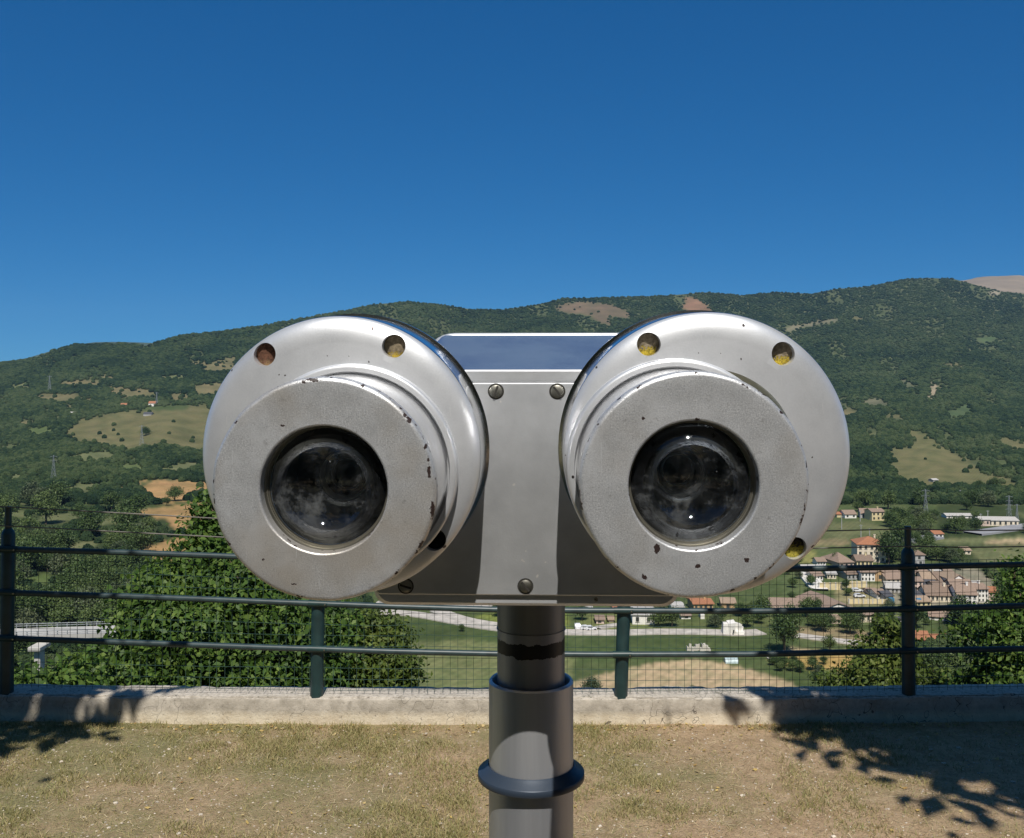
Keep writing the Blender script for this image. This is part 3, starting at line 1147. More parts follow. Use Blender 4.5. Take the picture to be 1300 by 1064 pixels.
for tab in (wire1, wire2):
    bm = bmesh.new()
    tube(bm, [fence_pt(tab, p, -0.01) for p in pxs], 0.0034, 6)
    bm_obj('top_wire', bm, M['wire'], fence, smooth=True, angle=0.7)
# welded mesh: one panel between each pair of posts
edges = [-1170, -777, -384, 10, 403, 790, 1153, 1520, 1890, 2260]
for a, b in zip(edges, edges[1:]):
    bm = bmesh.new()
    nv = max(2, round((b - a) / 9.9))
    for i in range(nv + 1):
        px = a + (b - a) * i / nv
        t0 = interp(rail1, px) - 2 - 5 * (1 if px > 500 else 0)
        Y = fdepth(px)
        yb = interp([(-200, 866), (0, 869), (300, 875), (650, 877), (1000, 877), (1300, 871), (1500, 868)], px)
        q0 = P(px, t0, Y + 0.012) - FO
        q1 = P(px + 0.6 * math.sin(px), yb + 3, Y + 0.012) - FO
        tube(bm, [q0, q0.lerp(q1, 0.5) + Vector((0.0015 * math.sin(px * 3), 0, 0)), q1], 0.00125, 4)
    for j in range(13):
        f = j / 12
        pts = []
        for px in np.arange(a, b + 1, (b - a) / 16):
            t0 = interp(rail1, px) - 2 - 5 * (1 if px > 500 else 0)
            yb = interp([(-200, 866), (0, 869), (300, 875), (650, 877), (1000, 877), (1300, 871), (1500, 868)], px)
            pts.append(P(px, t0 + (yb - t0) * f + 0.5 * math.sin(px * 0.02 + j), fdepth(px) + 0.009) - FO)
        tube(bm, pts, 0.00125, 4)
    bm_obj('mesh_panel', bm, M['mesh'], fence)

#VALLEY
# ------------------------------------------------------------------ valley terrain
RIDGE = [(-700, 480), (-400, 470), (-100, 462), (0, 461), (40, 456), (70, 444), (95, 438), (130, 437), (160, 436), (185, 439), (205, 433), (230, 426), (280, 421), (330, 414), (400, 401),
         (440, 394), (480, 386), (520, 383), (560, 387), (600, 393), (640, 393), (680, 387), (715, 379), (760, 378), (800, 377), (850, 375), (900, 371), (940, 375), (985, 371),
         (1030, 373), (1060, 367), (1100, 364), (1150, 354), (1180, 353), (1210, 354), (1240, 362), (1270, 370), (1300, 373), (1400, 388), (1700, 405), (2200, 430)]
RD = [(-700, 2400), (0, 2500), (200, 2500), (420, 3000), (650, 3400), (900, 3700), (1150, 3900), (1400, 3900), (2200, 3600)]
RX, RYv = map(np.array, zip(*RIDGE))
DX, DYv = map(np.array, zip(*RD))
HF = 79.71


def Dmap(px, py):
    """distance (m) of the ground seen along the line through px,py"""
    px = np.asarray(px, float)
    py = np.asarray(py, float)
    yr = np.interp(px, RX, RYv)
    Dr = np.interp(px, DX, DYv)
    low = HF * F / np.maximum(py - 487.5, 1)
    t = np.clip((640 - py) / (640 - yr), 0, 1.05)
    up = 653 + (Dr - 653) * t ** 1.15
    n = np.sin(px * 0.021 + py * 0.035) + 0.7 * np.sin(px * 0.047 - py * 0.022 + 1.3) + 0.5 * np.sin(px * 0.083 + py * 0.061 + 4)
    up = up * (1 + 0.022 * n * np.clip(t * 3, 0, 1) * np.clip((1 - t) * 6, 0, 1))
    return np.where(py < 640, up, low)


def G(px, py, lift=0.0):
    D = float(Dmap(px, py))
    p = P(px, py, D)
    p.z += lift
    return p


T_ = (0.150, 0.132, 0.060)
T2 = (0.175, 0.142, 0.072)
O_ = (0.40, 0.235, 0.105)
PL = (0.46, 0.33, 0.20)
GR = (0.098, 0.118, 0.048)
G2 = (0.074, 0.096, 0.034)
OL = (0.150, 0.150, 0.070)
BR = (0.165, 0.115, 0.075)
FIELDS = [  # (polygon in view coordinates, ground colour)
    ([(80, 552), (100, 533), (130, 526), (165, 521), (215, 516), (262, 514), (300, 540), (300, 575), (255, 573), (225, 566), (190, 566), (165, 570), (135, 566), (105, 562)], T_),
    ([(170, 519), (215, 514), (240, 513), (238, 520), (190, 522)], G2),
    ([(45, 502), (62, 499), (103, 500), (102, 507), (80, 510), (50, 508)], T2), ([(72, 486), (100, 482), (128, 484), (126, 489), (80, 489)], T2),
    ([(128, 475), (146, 476), (145, 481), (130, 481)], T2), ([(132, 490), (160, 492), (198, 495), (196, 503), (160, 506), (140, 498)], T2),
    ([(213, 500), (240, 498), (242, 506), (216, 510)], T2), ([(243, 489), (300, 484), (300, 498), (250, 502)], T2),
    ([(240, 460), (262, 458), (262, 462), (242, 463)], T2), ([(255, 464), (300, 452), (300, 470), (262, 473)], T2),
    ([(22, 536), (44, 534), (44, 538), (25, 538)], T2), ([(80, 514), (93, 514), (93, 518), (81, 518)], T2),
    ([(10, 566), (30, 562), (26, 568), (12, 570)], G2),
    ([(148, 622), (165, 612), (185, 608), (212, 610), (262, 611), (275, 625), (246, 628), (236, 636), (212, 640), (196, 638), (180, 622), (166, 615), (156, 626)], O_),
    ([(175, 613), (188, 609), (200, 611), (180, 618)], G2),
    ([(158, 650), (200, 645), (245, 639), (262, 636), (262, 664), (215, 660), (190, 656), (165, 653)], O_), ([(166, 646), (245, 636), (245, 639), (170, 649)], G2),
    ([(212, 658), (240, 655), (235, 676), (222, 672)], O_), ([(162, 697), (190, 694), (226, 682), (262, 678), (262, 716), (190, 714), (186, 702)], O_),
    ([(42, 662), (60, 652), (110, 651), (108, 657), (76, 664)], OL), ([(56, 624), (92, 617), (112, 613), (146, 613), (150, 617), (120, 619), (96, 624), (70, 628)], OL),
    ([(82, 581), (100, 577), (116, 574), (112, 592), (106, 590), (98, 582)], OL),
    ([(25, 634), (40, 632), (38, 638), (27, 640)], OL),
    ([(196, 596), (232, 588), (255, 586), (250, 594), (215, 600)], OL), ([(100, 575), (140, 572), (150, 580), (120, 586)], OL), ([(2, 606), (28, 600), (40, 606), (10, 614)], OL),
    ([(150, 590), (178, 588), (184, 596), (160, 600)], (0.11, 0.13, 0.05)), ([(30, 545), (60, 541), (70, 549), (40, 553)], (0.10, 0.125, 0.045)), ([(205, 478), (236, 474), (238, 479), (210, 483)], OL),
    ([(10, 488), (36, 485), (40, 491), (14, 494)], OL), ([(106, 506), (122, 505), (124, 511), (108, 512)], T2), ([(0, 652), (30, 648), (34, 656), (0, 660)], OL), ([(120, 660), (150, 656), (154, 664), (126, 668)], OL),
    ([(85, 690), (120, 686), (126, 694), (92, 700)], OL), ([(20, 735), (60, 728), (70, 738), (30, 746)], (0.09, 0.12, 0.04)),
    # right hand slope
    ([(1090, 512), (1108, 504), (1128, 509), (1130, 514), (1106, 516)], (0.15, 0.14, 0.085)), ([(1142, 480), (1158, 484), (1164, 494), (1150, 492)], (0.14, 0.135, 0.08)), ([(1200, 520), (1230, 512), (1236, 524), (1206, 534)], (0.075, 0.10, 0.045)),
    ([(1100, 548), (1118, 546), (1120, 552), (1102, 555)], (0.13, 0.13, 0.06)), ([(1255, 580), (1275, 584), (1290, 596), (1270, 592)], (0.09, 0.105, 0.045)), ([(1240, 430), (1262, 426), (1268, 431), (1246, 436)], (0.085, 0.12, 0.05)),
    ([(1144, 545), (1160, 546), (1178, 551), (1190, 563), (1202, 569), (1228, 584), (1250, 599), (1275, 606), (1294, 613), (1286, 621), (1240, 618), (1200, 616), (1184, 618), (1160, 612), (1139, 606),
      (1133, 594), (1127, 570), (1160, 567), (1161, 558), (1150, 550)], (0.155, 0.138, 0.062)),
    ([(1068, 519), (1080, 518), (1090, 524), (1078, 529), (1068, 527)], T2), ([(1124, 525), (1146, 528), (1146, 532), (1128, 530)], T2),
    ([(1262, 560), (1275, 556), (1300, 561), (1340, 566), (1340, 578), (1300, 572), (1275, 566)], T_),
    ([(1178, 486), (1188, 488), (1192, 496), (1182, 508), (1176, 504), (1180, 494)], (0.33, 0.26, 0.18)), ([(1198, 461), (1212, 461), (1225, 466), (1222, 468), (1205, 465)], T2),
    ([(1146, 516), (1158, 518), (1158, 522), (1150, 520)], T2), ([(1190, 502), (1196, 504), (1194, 508), (1190, 507)], T2),
    ([(1081, 402), (1095, 402), (1096, 406), (1083, 406)], T2), ([(1256, 371), (1272, 368), (1270, 374), (1260, 377)], (0.34, 0.27, 0.21)), ([(1284, 377), (1290, 376), (1291, 379), (1285, 380)], T2),
    ([(866, 392), (872, 377), (878, 376), (890, 381), (904, 391), (900, 396), (875, 396)], (0.24, 0.135, 0.085)), ([(702, 390), (720, 384), (745, 383), (775, 386), (800, 396), (798, 404), (775, 402), (745, 399), (715, 397)], BR),
    ([(745, 392), (770, 396), (778, 412), (770, 414), (752, 404)], BR), ([(995, 416), (1030, 409), (1062, 404), (1068, 408), (1030, 414), (1000, 421)], (0.20, 0.17, 0.11)),
    ([(1290, 652), (1320, 650), (1320, 656), (1296, 658)], OL),
    # village ground
    ([(1232, 697), (1255, 694), (1340, 692), (1340, 716), (1250, 716), (1240, 708)], OL), ([(1185, 690), (1190, 684), (1240, 682), (1340, 678), (1340, 690), (1260, 692)], (0.17, 0.17, 0.08)),
    ([(1250, 686), (1300, 684), (1320, 690), (1255, 691)], PL),
    ([(1050, 662), (1100, 662), (1140, 672), (1138, 684), (1080, 686), (1040, 682)], OL), ([(1030, 685), (1075, 684), (1080, 692), (1030, 694)], (0.26, 0.20, 0.11)),
    ([(1010, 700), (1036, 698), (1034, 716), (1014, 716)], (0.22, 0.20, 0.07)),
    ([(996, 728), (1024, 727), (1032, 752), (1000, 760), (990, 745)], GR),
    ([(1060, 740), (1145, 742), (1145, 768), (1060, 770)], (0.27, 0.22, 0.12)), ([(1120, 722), (1235, 718), (1270, 745), (1262, 766), (1160, 770), (1120, 764)], (0.27, 0.23, 0.17)),
    ([(930, 768), (985, 762), (985, 776), (930, 778)], OL), ([(820, 765), (1000, 765), (1010, 800), (990, 802), (930, 796), (830, 800)], (0.105, 0.12, 0.045)),
    ([(1000, 795), (1080, 798), (1150, 812), (1150, 826), (1075, 818), (1005, 808)], (0.27, 0.20, 0.12)),
    ([(735, 772), (830, 770), (835, 800), (740, 802)], (0.15, 0.16, 0.06)),
    ([(640, 776), (720, 776), (722, 798), (700, 799), (640, 794), (600, 782)], (0.18, 0.20, 0.05)),
    # valley floor
    ([(470, 782), (540, 786), (620, 800), (720, 806), (1005, 806), (1012, 816), (1000, 836), (720, 840), (600, 842), (470, 838)], G2),
    ([(520, 815), (600, 812), (642, 818), (730, 835), (722, 890), (480, 890), (500, 840)], (0.17, 0.175, 0.075)),
    ([(720, 870), (730, 866), (785, 851), (830, 842), (880, 837), (915, 842), (962, 853), (1000, 865), (1030, 878), (1030, 890), (700, 890)], PL),
    ([(975, 838), (990, 833), (1060, 832), (1082, 831), (1082, 848), (1062, 860), (1030, 850), (1005, 845)], (0.44, 0.28, 0.10)),
    ([(1000, 822), (1040, 826), (1090, 826), (1090, 830), (1000, 829)], PL),
    ([(968, 846), (1000, 848), (1060, 850), (1082, 862), (1080, 890), (1036, 890), (1000, 864), (972, 854)], G2),
    ([(1155, 852), (1195, 850), (1195, 880), (1155, 880)], O_),
]


def inside(px, py, poly):
    x0 = np.asarray(px)
    y0 = np.asarray(py)
    r = np.zeros(x0.shape, bool)
    n = len(poly)
    j = n - 1
    for i in range(n):
        xi, yi = poly[i]
        xj, yj = poly[j]
        if yi != yj:
            c = ((yi > y0) != (yj > y0)) & (x0 < (xj - xi) * (y0 - yi) / (yj - yi) + xi)
            r ^= c
        j = i
    return r


def any_field(px, py, grow=0.0):
    r = np.zeros(np.shape(px), bool)
    for poly, c in FIELDS:
        cx = sum(p[0] for p in poly) / len(poly)
        cy = sum(p[1] for p in poly) / len(poly)
        r |= inside(px, py + grow, poly)
    return r


def build_terrain():
    cx = np.concatenate([np.arange(-2500, -500, 200), np.arange(-500, -40, 30), np.arange(-40, 1340, 1.7), np.arange(1340, 1900, 30), np.arange(1900, 3800, 200)]).astype(float)
    yr = np.interp(cx, RX, RYv)
    rows_px = []
    rows_D = []
    # behind the ridge
    for k in (5, 4, 3, 2, 1):
        rows_px.append(yr + k * 2.5)
        rows_D.append(Dmap(cx, yr) + k * 160)
    for t in np.linspace(1, 0, 190, endpoint=False):
        y = 640 - t * (640 - yr)
        rows_px.append(y)
        rows_D.append(Dmap(cx, y))
    for y in np.arange(640, 885, 1.4):
        rows_px.append(np.full_like(cx, y))
        rows_D.append(Dmap(cx, np.full_like(cx, y)))
    # the slope under the terrace, hidden behind the kerb
    for D, z in ((235, -75), (200, -70), (150, -57), (100, -42), (60, -27), (30, -14.5), (15, -7.2), (9, -4), (6.5, -2.2), (5.6, -1.0), (5.12, -0.55)):
        rows_D.append(np.full_like(cx, D))
        rows_px.append(487.5 + (EYE - z) / D * F * np.ones_like(cx))
    PX = np.tile(cx, (len(rows_D), 1))
    PY = np.array(rows_px)
    DD = np.array(rows_D)
    X = (PX - 650) / F * DD
    Z = EYE - (PY - 487.5) / F * DD
    nr, nc = DD.shape
    co = np.stack([X, DD, Z], -1).reshape(-1, 3)
    idx = np.arange(nr * nc).reshape(nr, nc)
    q = np.stack([idx[:-1, :-1], idx[1:, :-1], idx[1:, 1:], idx[:-1, 1:]], -1).reshape(-1, 4)
    me = bpy.data.meshes.new('terrain')
    me.vertices.add(len(co))
    me.vertices.foreach_set('co', co.ravel())
    me.loops.add(q.size)
    me.loops.foreach_set('vertex_index', q.ravel().astype(np.int32))
    me.polygons.add(len(q))
    me.polygons.foreach_set('loop_start', (np.arange(len(q)) * 4).astype(np.int32))
    me.polygons.foreach_set('loop_total', np.full(len(q), 4, np.int32))
    me.update()
    me.validate()
    # ground colours
    nzx = np.sin(PX * 0.61 + 3 * np.sin(PY * 0.23)) * np.cos(PY * 0.83 + 2 * np.sin(PX * 0.17))
    jx = PX + 2.2 * nzx + 2.0 * np.sin(PY * 0.9 + PX * 0.31) + 1.0 * np.sin(PX * 1.7 + PY * 0.6)
    jy = PY + 1.1 * np.sin(PX * 0.47 + 2 * np.cos(PY * 0.31)) * np.cos(PX * 1.13) + 0.8 * np.sin(PX * 0.37) + 0.5 * np.sin(PX * 0.93 + 2)
    c = np.zeros((nr, nc, 3))
    c[:] = (0.085, 0.095, 0.042)
    low = PY > 640
    c[low] = (0.085, 0.105, 0.040)
    c[low & ((PX < 470) | (PX > 1190)) & (PY > 640)] = (0.045, 0.060, 0.022)
    for poly, colr in FIELDS:
        mk = inside(jx, jy, poly)
        c[mk] = colr
    # soft margins and uneven growth inside the fields
    for _ in range(3):
        c[1:-1, 1:-1] = (c[1:-1, 1:-1] * 2 + c[:-2, 1:-1] + c[2:, 1:-1] + c[1:-1, :-2] + c[1:-1, 2:]) / 6
    tone = 0.5 + 0.5 * np.sin(PX * 0.11 + 2.3 * np.sin(PY * 0.21) + 1.7 * np.sin(PX * 0.043)) * np.cos(PY * 0.33 + 1.9 * np.sin(PX * 0.07))
    c *= (0.88 + 0.26 * tone)[..., None] * (np.ones(3) + np.outer(1 - tone.ravel(), (-0.10, 0.02, -0.06)).reshape(nr, nc, 3))
    ca = me.color_attributes.new('Col', 'FLOAT_COLOR', 'POINT')
    ca.data.foreach_set('color', np.concatenate([c.reshape(-1, 3), np.ones((nr * nc, 1))], 1).ravel().astype(np.float32))
    o = mesh_obj('terrain', me, M['terrain'], smooth=True)
    tag(o, kind='structure')


build_terrain()

# bald mountain behind
bm = bmesh.new()
BRG = [(700, 420), (900, 395), (1000, 379), (1050, 375), (1080, 368), (1110, 364), (1150, 358), (1190, 356.5), (1225, 355.5), (1240, 353), (1262, 350), (1290, 350), (1320, 352), (1420, 345), (1600, 352), (2000, 380), (2600, 440)]
prev = None
for px in np.arange(700, 2600, 9):
    y = interp(BRG, px) + 0.6 * math.sin(px * 0.13) + 0.5 * mnoise.noise(Vector((px * 0.08, 0, 0)))
    colv = []
    for k, (dD, dy) in enumerate(((900, 14), (300, 3), (0, 0), (-250, 7), (-600, 16), (-1000, 28), (-1500, 45))):
        nz = mnoise.noise(Vector((px * 0.05, k * 0.9, 3))) * (90 if k > 2 else 0)
        colv.append(bm.verts.new(P(px, y + dy, 6200 + dD + nz)))
    if prev:
        for k in range(6):
            bm.faces.new((prev[k], colv[k], colv[k + 1], prev[k + 1]))
    prev = colv
tag(bm_obj('mountain', bm, M['bald'], smooth=True), kind='structure')
# bluish hill behind the left ridge
bm = bmesh.new()
prev = None
for px in np.arange(-900, 420, 12):
    y = interp([(-900, 470), (-300, 466), (0, 459), (30, 456), (60, 447), (90, 438.5), (120, 434.5), (150, 434), (185, 435), (205, 436), (260, 440), (420, 450)], px)
    colv = []
    for dD, dy in ((800, 14), (0, 0), (-300, 9), (-700, 22)):
        colv.append(bm.verts.new(P(px, y + dy, 4600 + dD)))
    if prev:
        for k in range(3):
            bm.faces.new((prev[k], colv[k], colv[k + 1], prev[k + 1]))
    prev = colv
tag(bm_obj('hill', bm, flat_mat('far_wooded_hill', (0.045, 0.07, 0.04), 1.0, 0, 0.3, 0.01), smooth=True), kind='structure')


# ------------------------------------------------------------------ forest on the slopes (one mass)
def gn_forest(name, pts, scl, rot, seed, label):
    me = bpy.data.meshes.new(name)
    me.vertices.add(len(pts))
    me.vertices.foreach_set('co', pts.ravel())
    a = me.attributes.new('scl', 'FLOAT_VECTOR', 'POINT')
    a.data.foreach_set('vector', scl.ravel())
    a = me.attributes.new('rot', 'FLOAT_VECTOR', 'POINT')
    a.data.foreach_set('vector', rot.ravel())
    me.materials.append(M['forest'])
    o = bpy.data.objects.new(name, me)
    COL.objects.link(o)
    ng = bpy.data.node_groups.new(name, 'GeometryNodeTree')
    ng.interface.new_socket('Geometry', in_out='INPUT', socket_type='NodeSocketGeometry')
    ng.interface.new_socket('Geometry', in_out='OUTPUT', socket_type='NodeSocketGeometry')
    N = ng.nodes
    L = ng.links
    gi = N.new('NodeGroupInput')
    go = N.new('NodeGroupOutput')
    ico = N.new('GeometryNodeMeshIcoSphere')
    ico.inputs['Radius'].default_value = 1
    ico.inputs['Subdivisions'].default_value = 4
    sp = N.new('GeometryNodeSetPosition')
    nz = N.new('ShaderNodeTexNoise')
    nz.noise_dimensions = '4D'
    nz.inputs['W'].default_value = seed
    nz.inputs['Scale'].default_value = 2.2
    nz.inputs['Detail'].default_value = 5
    nz.inputs['Roughness'].default_value = 0.75
    sub = N.new('ShaderNodeVectorMath')
    sub.operation = 'SUBTRACT'
    sub.inputs[1].default_value = (0.5, 0.5, 0.5)
    mul = N.new('ShaderNodeVectorMath')
    mul.operation = 'SCALE'
    mul.inputs['Scale'].default_value = 1.5
    L.new(nz.outputs['Color'], sub.inputs[0])
    L.new(sub.outputs[0], mul.inputs[0])
    L.new(ico.outputs[0], sp.inputs['Geometry'])
    L.new(mul.outputs[0], sp.inputs['Offset'])
    sm = N.new('GeometryNodeSetMaterial')
    sm.inputs['Material'].default_value = M['forest']
    L.new(sp.outputs[0], sm.inputs[0])
    iop = N.new('GeometryNodeInstanceOnPoints')
    s_ = N.new('GeometryNodeInputNamedAttribute')
    s_.data_type = 'FLOAT_VECTOR'
    s_.inputs['Name'].default_value = 'scl'
    r_ = N.new('GeometryNodeInputNamedAttribute')
    r_.data_type = 'FLOAT_VECTOR'
    r_.inputs['Name'].default_value = 'rot'
    L.new(gi.outputs[0], iop.inputs['Points'])
    L.new(sm.outputs[0], iop.inputs['Instance'])
    L.new(s_.outputs[0], iop.inputs['Scale'])
    L.new(r_.outputs[0], iop.inputs['Rotation'])
    L.new(iop.outputs[0], go.inputs[0])
    md = o.modifiers.new('trees', 'NODES')
    md.node_group = ng
    tag(o, label, 'forest', kind='stuff')


def forest_points(n, x0, x1, seed):
    r = np.random.default_rng(seed)
    px = r.uniform(x0, x1, n)
    yr = np.interp(px, RX, RYv)
    u = r.uniform(0, 1, n) ** 1.0
    py = yr + 0.5 + u * (640 - yr)
    D = Dmap(px, py)
    # tree tops must not spill far over the clear fields below them
    wide = np.where(r.uniform(0, 1, n) < 0.2, 3.0, 1.0)
    jx = px + r.normal(0, 1.6, n) * wide
    jy = py + r.normal(0, 0.8, n) * wide
    m = ~any_field(jx, jy) & ~any_field(jx, jy - 2)
    m |= (r.uniform(0, 1, n) < 0.004)
    # sparse scrub patches on the slopes
    sc = np.sin(px * 0.05 + 2) * np.sin(py * 0.09 + px * 0.02) + 0.5 * np.sin(px * 0.13 - py * 0.11)
    keep = r.uniform(0, 1, n) < np.where(sc > 0.7, 0.30, 1.0) * np.clip(D / 2200, 0.30, 1)
    m &= keep
    px, py, D = px[m], py[m], D[m]
    rad = r.uniform(2.2, 4.6, len(px)) * np.clip(D / 1800, 0.75, 1.15)
    p = np.stack([(px - 650) / F * D, D, EYE - (py - 487.5) / F * D + rad * 0.5], -1)
    s = np.stack([rad * r.uniform(0.8, 1.2, len(px)), rad * r.uniform(0.8, 1.2, len(px)), rad * r.uniform(0.75, 1.25, len(px)) * np.clip(1500 / D, 0.62, 1)], -1)
    ro = np.stack([r.uniform(-0.3, 0.3, len(px)), r.uniform(-0.3, 0.3, len(px)), r.uniform(0, 6.28, len(px))], -1)
    return p.astype(np.float32), s.astype(np.float32), ro.astype(np.float32)


for k in range(3):
    p, s, ro = forest_points(74000, -60, 1360, 50 + k)
    gn_forest('forest', p, s, ro, 1.7 + k * 3.1, ['dense green forest covering the mountain slopes across the valley', 'mixed woodland spread over the far hillsides', 'dark broadleaf woods on the slopes and ridges'][k])
p, s, ro = forest_points(42000, -1700, -60, 77)
p2, s2, r2 = forest_points(42000, 1360, 2900, 78)
gn_forest('forest', np.concatenate([p, p2]), np.concatenate([s, s2]), np.concatenate([ro, r2]), 5.5, 'forest continuing over the hills on both sides')


def thicket_points(n, poly, seed):
    r = np.random.default_rng(seed)
    xs_ = [p[0] for p in poly]
    ys_ = [p[1] for p in poly]
    px = r.uniform(min(xs_), max(xs_), n)
    py = r.uniform(min(ys_), max(ys_), n)
    m = inside(px, py, poly) & ~any_field(px, py) & ~any_field(px, py - 5)
    px, py = px[m], py[m]
    D = Dmap(px, py)
    rad = r.uniform(1.2, 3.0, len(px))
    p = np.stack([(px - 650) / F * D, D, EYE - (py - 487.5) / F * D + rad * 0.4], -1)
    s_ = np.stack([rad, rad * r.uniform(0.8, 1.2, len(px)), rad * r.uniform(0.8, 1.3, len(px))], -1)
    ro = np.stack([r.uniform(-0.3, 0.3, len(px)), r.uniform(-0.3, 0.3, len(px)), r.uniform(0, 6.28, len(px))], -1)
    return p.astype(np.float32), s_.astype(np.float32), ro.astype(np.float32)


p, s, ro = thicket_points(8600, [(-1300, 640), (470, 640), (470, 885), (-1300, 885)], 91)
gn_forest('undergrowth', p, s, ro, 8.1, 'green undergrowth filling the wood on the left valley floor')
p, s, ro = thicket_points(5200, [(1228, 716), (1360, 716), (1400, 650), (2300, 650), (2300, 885), (1170, 885), (1170, 824), (1255, 800)], 92)
gn_forest('undergrowth', p, s, ro, 9.3, 'green undergrowth in the wood right of the village')


# ------------------------------------------------------------------ trees
def leaf_cloud(bm_data, blobs, n, size, clump, r, flat=0.35, shell=0.45):
    """leaf clumps through the volume of each blob: returns verts, faces arrays of small bent quads"""
    vol = np.array([b[3] * b[4] * b[5] for b in blobs]) ** (2 / 3)
    cnt = np.maximum(1, (vol / vol.sum() * n / clump).astype(int))
    C = []
    Nn = []
    for b, k in zip(blobs, cnt):
        d = r.normal(size=(k, 3))
        d /= np.linalg.norm(d, axis=1)[:, None]
        rr = (shell + (1 - shell) * r.uniform(0, 1, k)) [:, None]
        wob = 1 + 0.18 * np.sin(d[:, :1] * 5 + b[0]) * np.cos(d[:, 2:3] * 6 + b[2])
        c = np.array(b[:3]) + d * rr * wob * np.array(b[3:6])
        C.append(c)
        Nn.append(d)
    C = np.concatenate(C)
    Nn = np.concatenate(Nn)
    cs = size * 2.2
    c = np.repeat(C, clump, 0) + r.normal(size=(len(C) * clump, 3)) * cs * np.array([1, 1, 0.7])
    nn = np.repeat(Nn, clump, 0) * 0.7 + r.normal(size=c.shape) * 0.6 + np.array([0, -0.15, 0.45])
    nn /= np.linalg.norm(nn, axis=1)[:, None]
    t = np.cross(nn, r.normal(size=c.shape))
    t /= np.linalg.norm(t, axis=1)[:, None]
    b2 = np.cross(nn, t)
    s = size * r.uniform(0.6, 1.25, len(c))[:, None]
    v0 = c - t * s * 0.75
    v1 = c + b2 * s * 0.42 + nn * s * 0.10 - t * s * 0.1
    v2 = c + t * s * 0.80 - nn * s * 0.12
    v3 = c - b2 * s * 0.42 + nn * s * 0.10 - t * s * 0.1
    V = np.stack([v0, v1, v2, v3], 1).reshape(-1, 3)
    return V


def quads_mesh(name, V):
    me = bpy.data.meshes.new(name)
    n = len(V) // 4
    me.vertices.add(len(V))
    me.vertices.foreach_set('co', V.astype(np.float32).ravel())
    me.loops.add(n * 4)
    me.loops.foreach_set('vertex_index', np.arange(n * 4, dtype=np.int32))
    me.polygons.add(n)
    me.polygons.foreach_set('loop_start', (np.arange(n) * 4).astype(np.int32))
    me.polygons.foreach_set('loop_total', np.full(n, 4, np.int32))
    me.update()
    return me


def make_tree(name, label, cat, base, blobs, n, size, mat, seed, group=None, trunk_r=0.12, clump=8, shell=0.45, bark=None, root=None):
    """blobs are (x,y,z,rx,ry,rz) relative to base; trunk with limbs reaches into each blob"""
    r = np.random.default_rng(seed)
    t = root or empty(name, base, label, cat, group)
    V = leaf_cloud(None, blobs, n, size, clump, r, shell=shell)
    mesh_obj('crown', quads_mesh('crown', V), mat, t)
    bm = bmesh.new()
    zs = min(b[2] - b[5] for b in blobs)
    top = max(blobs, key=lambda b: b[2])
    fork = Vector((blobs[0][0] * 0.3, blobs[0][1] * 0.3, max(zs * 0.9, top[2] * 0.35)))
    tube(bm, [(0, 0, -0.5), (fork.x * 0.5, fork.y * 0.5, fork.z * 0.5), fork], [trunk_r * 1.3, trunk_r, trunk_r * 0.85], 8)
    for b in blobs:
        e = Vector(b[:3]) + Vector((0, 0, b[5] * 0.5))
        m = fork.lerp(e, 0.5) + Vector((r.normal(0, 0.05), r.normal(0, 0.05), 0)) * (e - fork).length
        tube(bm, [fork, m, e], [trunk_r * 0.6, trunk_r * 0.4, trunk_r * 0.12], 6)
        for _ in range(3):
            d = Vector(r.normal(size=3)).normalized()
            e2 = Vector(b[:3]) + Vector((d.x * b[3], d.y * b[4], d.z * b[5])) * 0.8
            tube(bm, [m, m.lerp(e2, 0.6) + Vector((0, 0, 0.05)), e2], [trunk_r * 0.25, trunk_r * 0.15, trunk_r * 0.05], 5)
    bm_obj('trunk', bm, bark or M['bark'], t, smooth=True)
    return t


def vb(px, py, Y, rx, ry_, base, depth=None):
    """blob seen at px,py at distance Y with radii in view pixels, relative to base"""
    p = P(px, py, Y) - Vector(base)
    k = Y / F
    return (p.x, p.y, p.z, rx * k, (depth or rx * k), ry_ * k)


# near trees standing on the slope just below the railing
b = P(300, 1180, 8.2)
blobs = [vb(270, 655, 8.4, 20, 32, b), vb(262, 700, 8.3, 34, 34, b), vb(225, 745, 8.2, 60, 36, b), vb(300, 745, 8.0, 66, 46, b), vb(190, 790, 8.0, 48, 42, b), vb(260, 805, 7.7, 80, 54, b),
         vb(350, 800, 8.0, 60, 52, b), vb(178, 850, 7.9, 40, 40, b), vb(240, 868, 7.6, 70, 42, b), vb(330, 870, 7.7, 66, 50, b), vb(395, 850, 8.2, 44, 50, b), vb(420, 800, 8.6, 36, 34, b)]
make_tree('leafy_tree', 'large leafy green tree rising behind the railing left of the viewer', 'tree', b, blobs, 40000, 0.038, M['leaf_near'], 11, trunk_r=0.11, clump=22)
b = P(478, 1150, 8.8)
blobs = [vb(470, 800, 8.8, 26, 24, b), vb(492, 812, 8.8, 26, 20, b), vb(455, 840, 8.7, 40, 34, b), vb(500, 850, 8.6, 28, 30, b), vb(478, 880, 8.6, 44, 34, b)]
make_tree('yellow_green_bush', 'yellow-green bush beside the leafy tree, behind the post left of the pole', 'bush', b, blobs, 12000, 0.034, M['leaf_vine'], 12, trunk_r=0.05, clump=8)
b = P(1115, 1160, 9.0)
blobs = [vb(1128, 800, 9.0, 12, 16, b), vb(1140, 812, 9.1, 16, 16, b), vb(1112, 828, 9.0, 22, 18, b), vb(1066, 868, 9.0, 9, 24, b), vb(1050, 874, 9.0, 6, 20, b), vb(1110, 862, 8.8, 30, 28, b), vb(1145, 846, 9.0, 20, 30, b), vb(1090, 878, 9, 22, 22, b)]
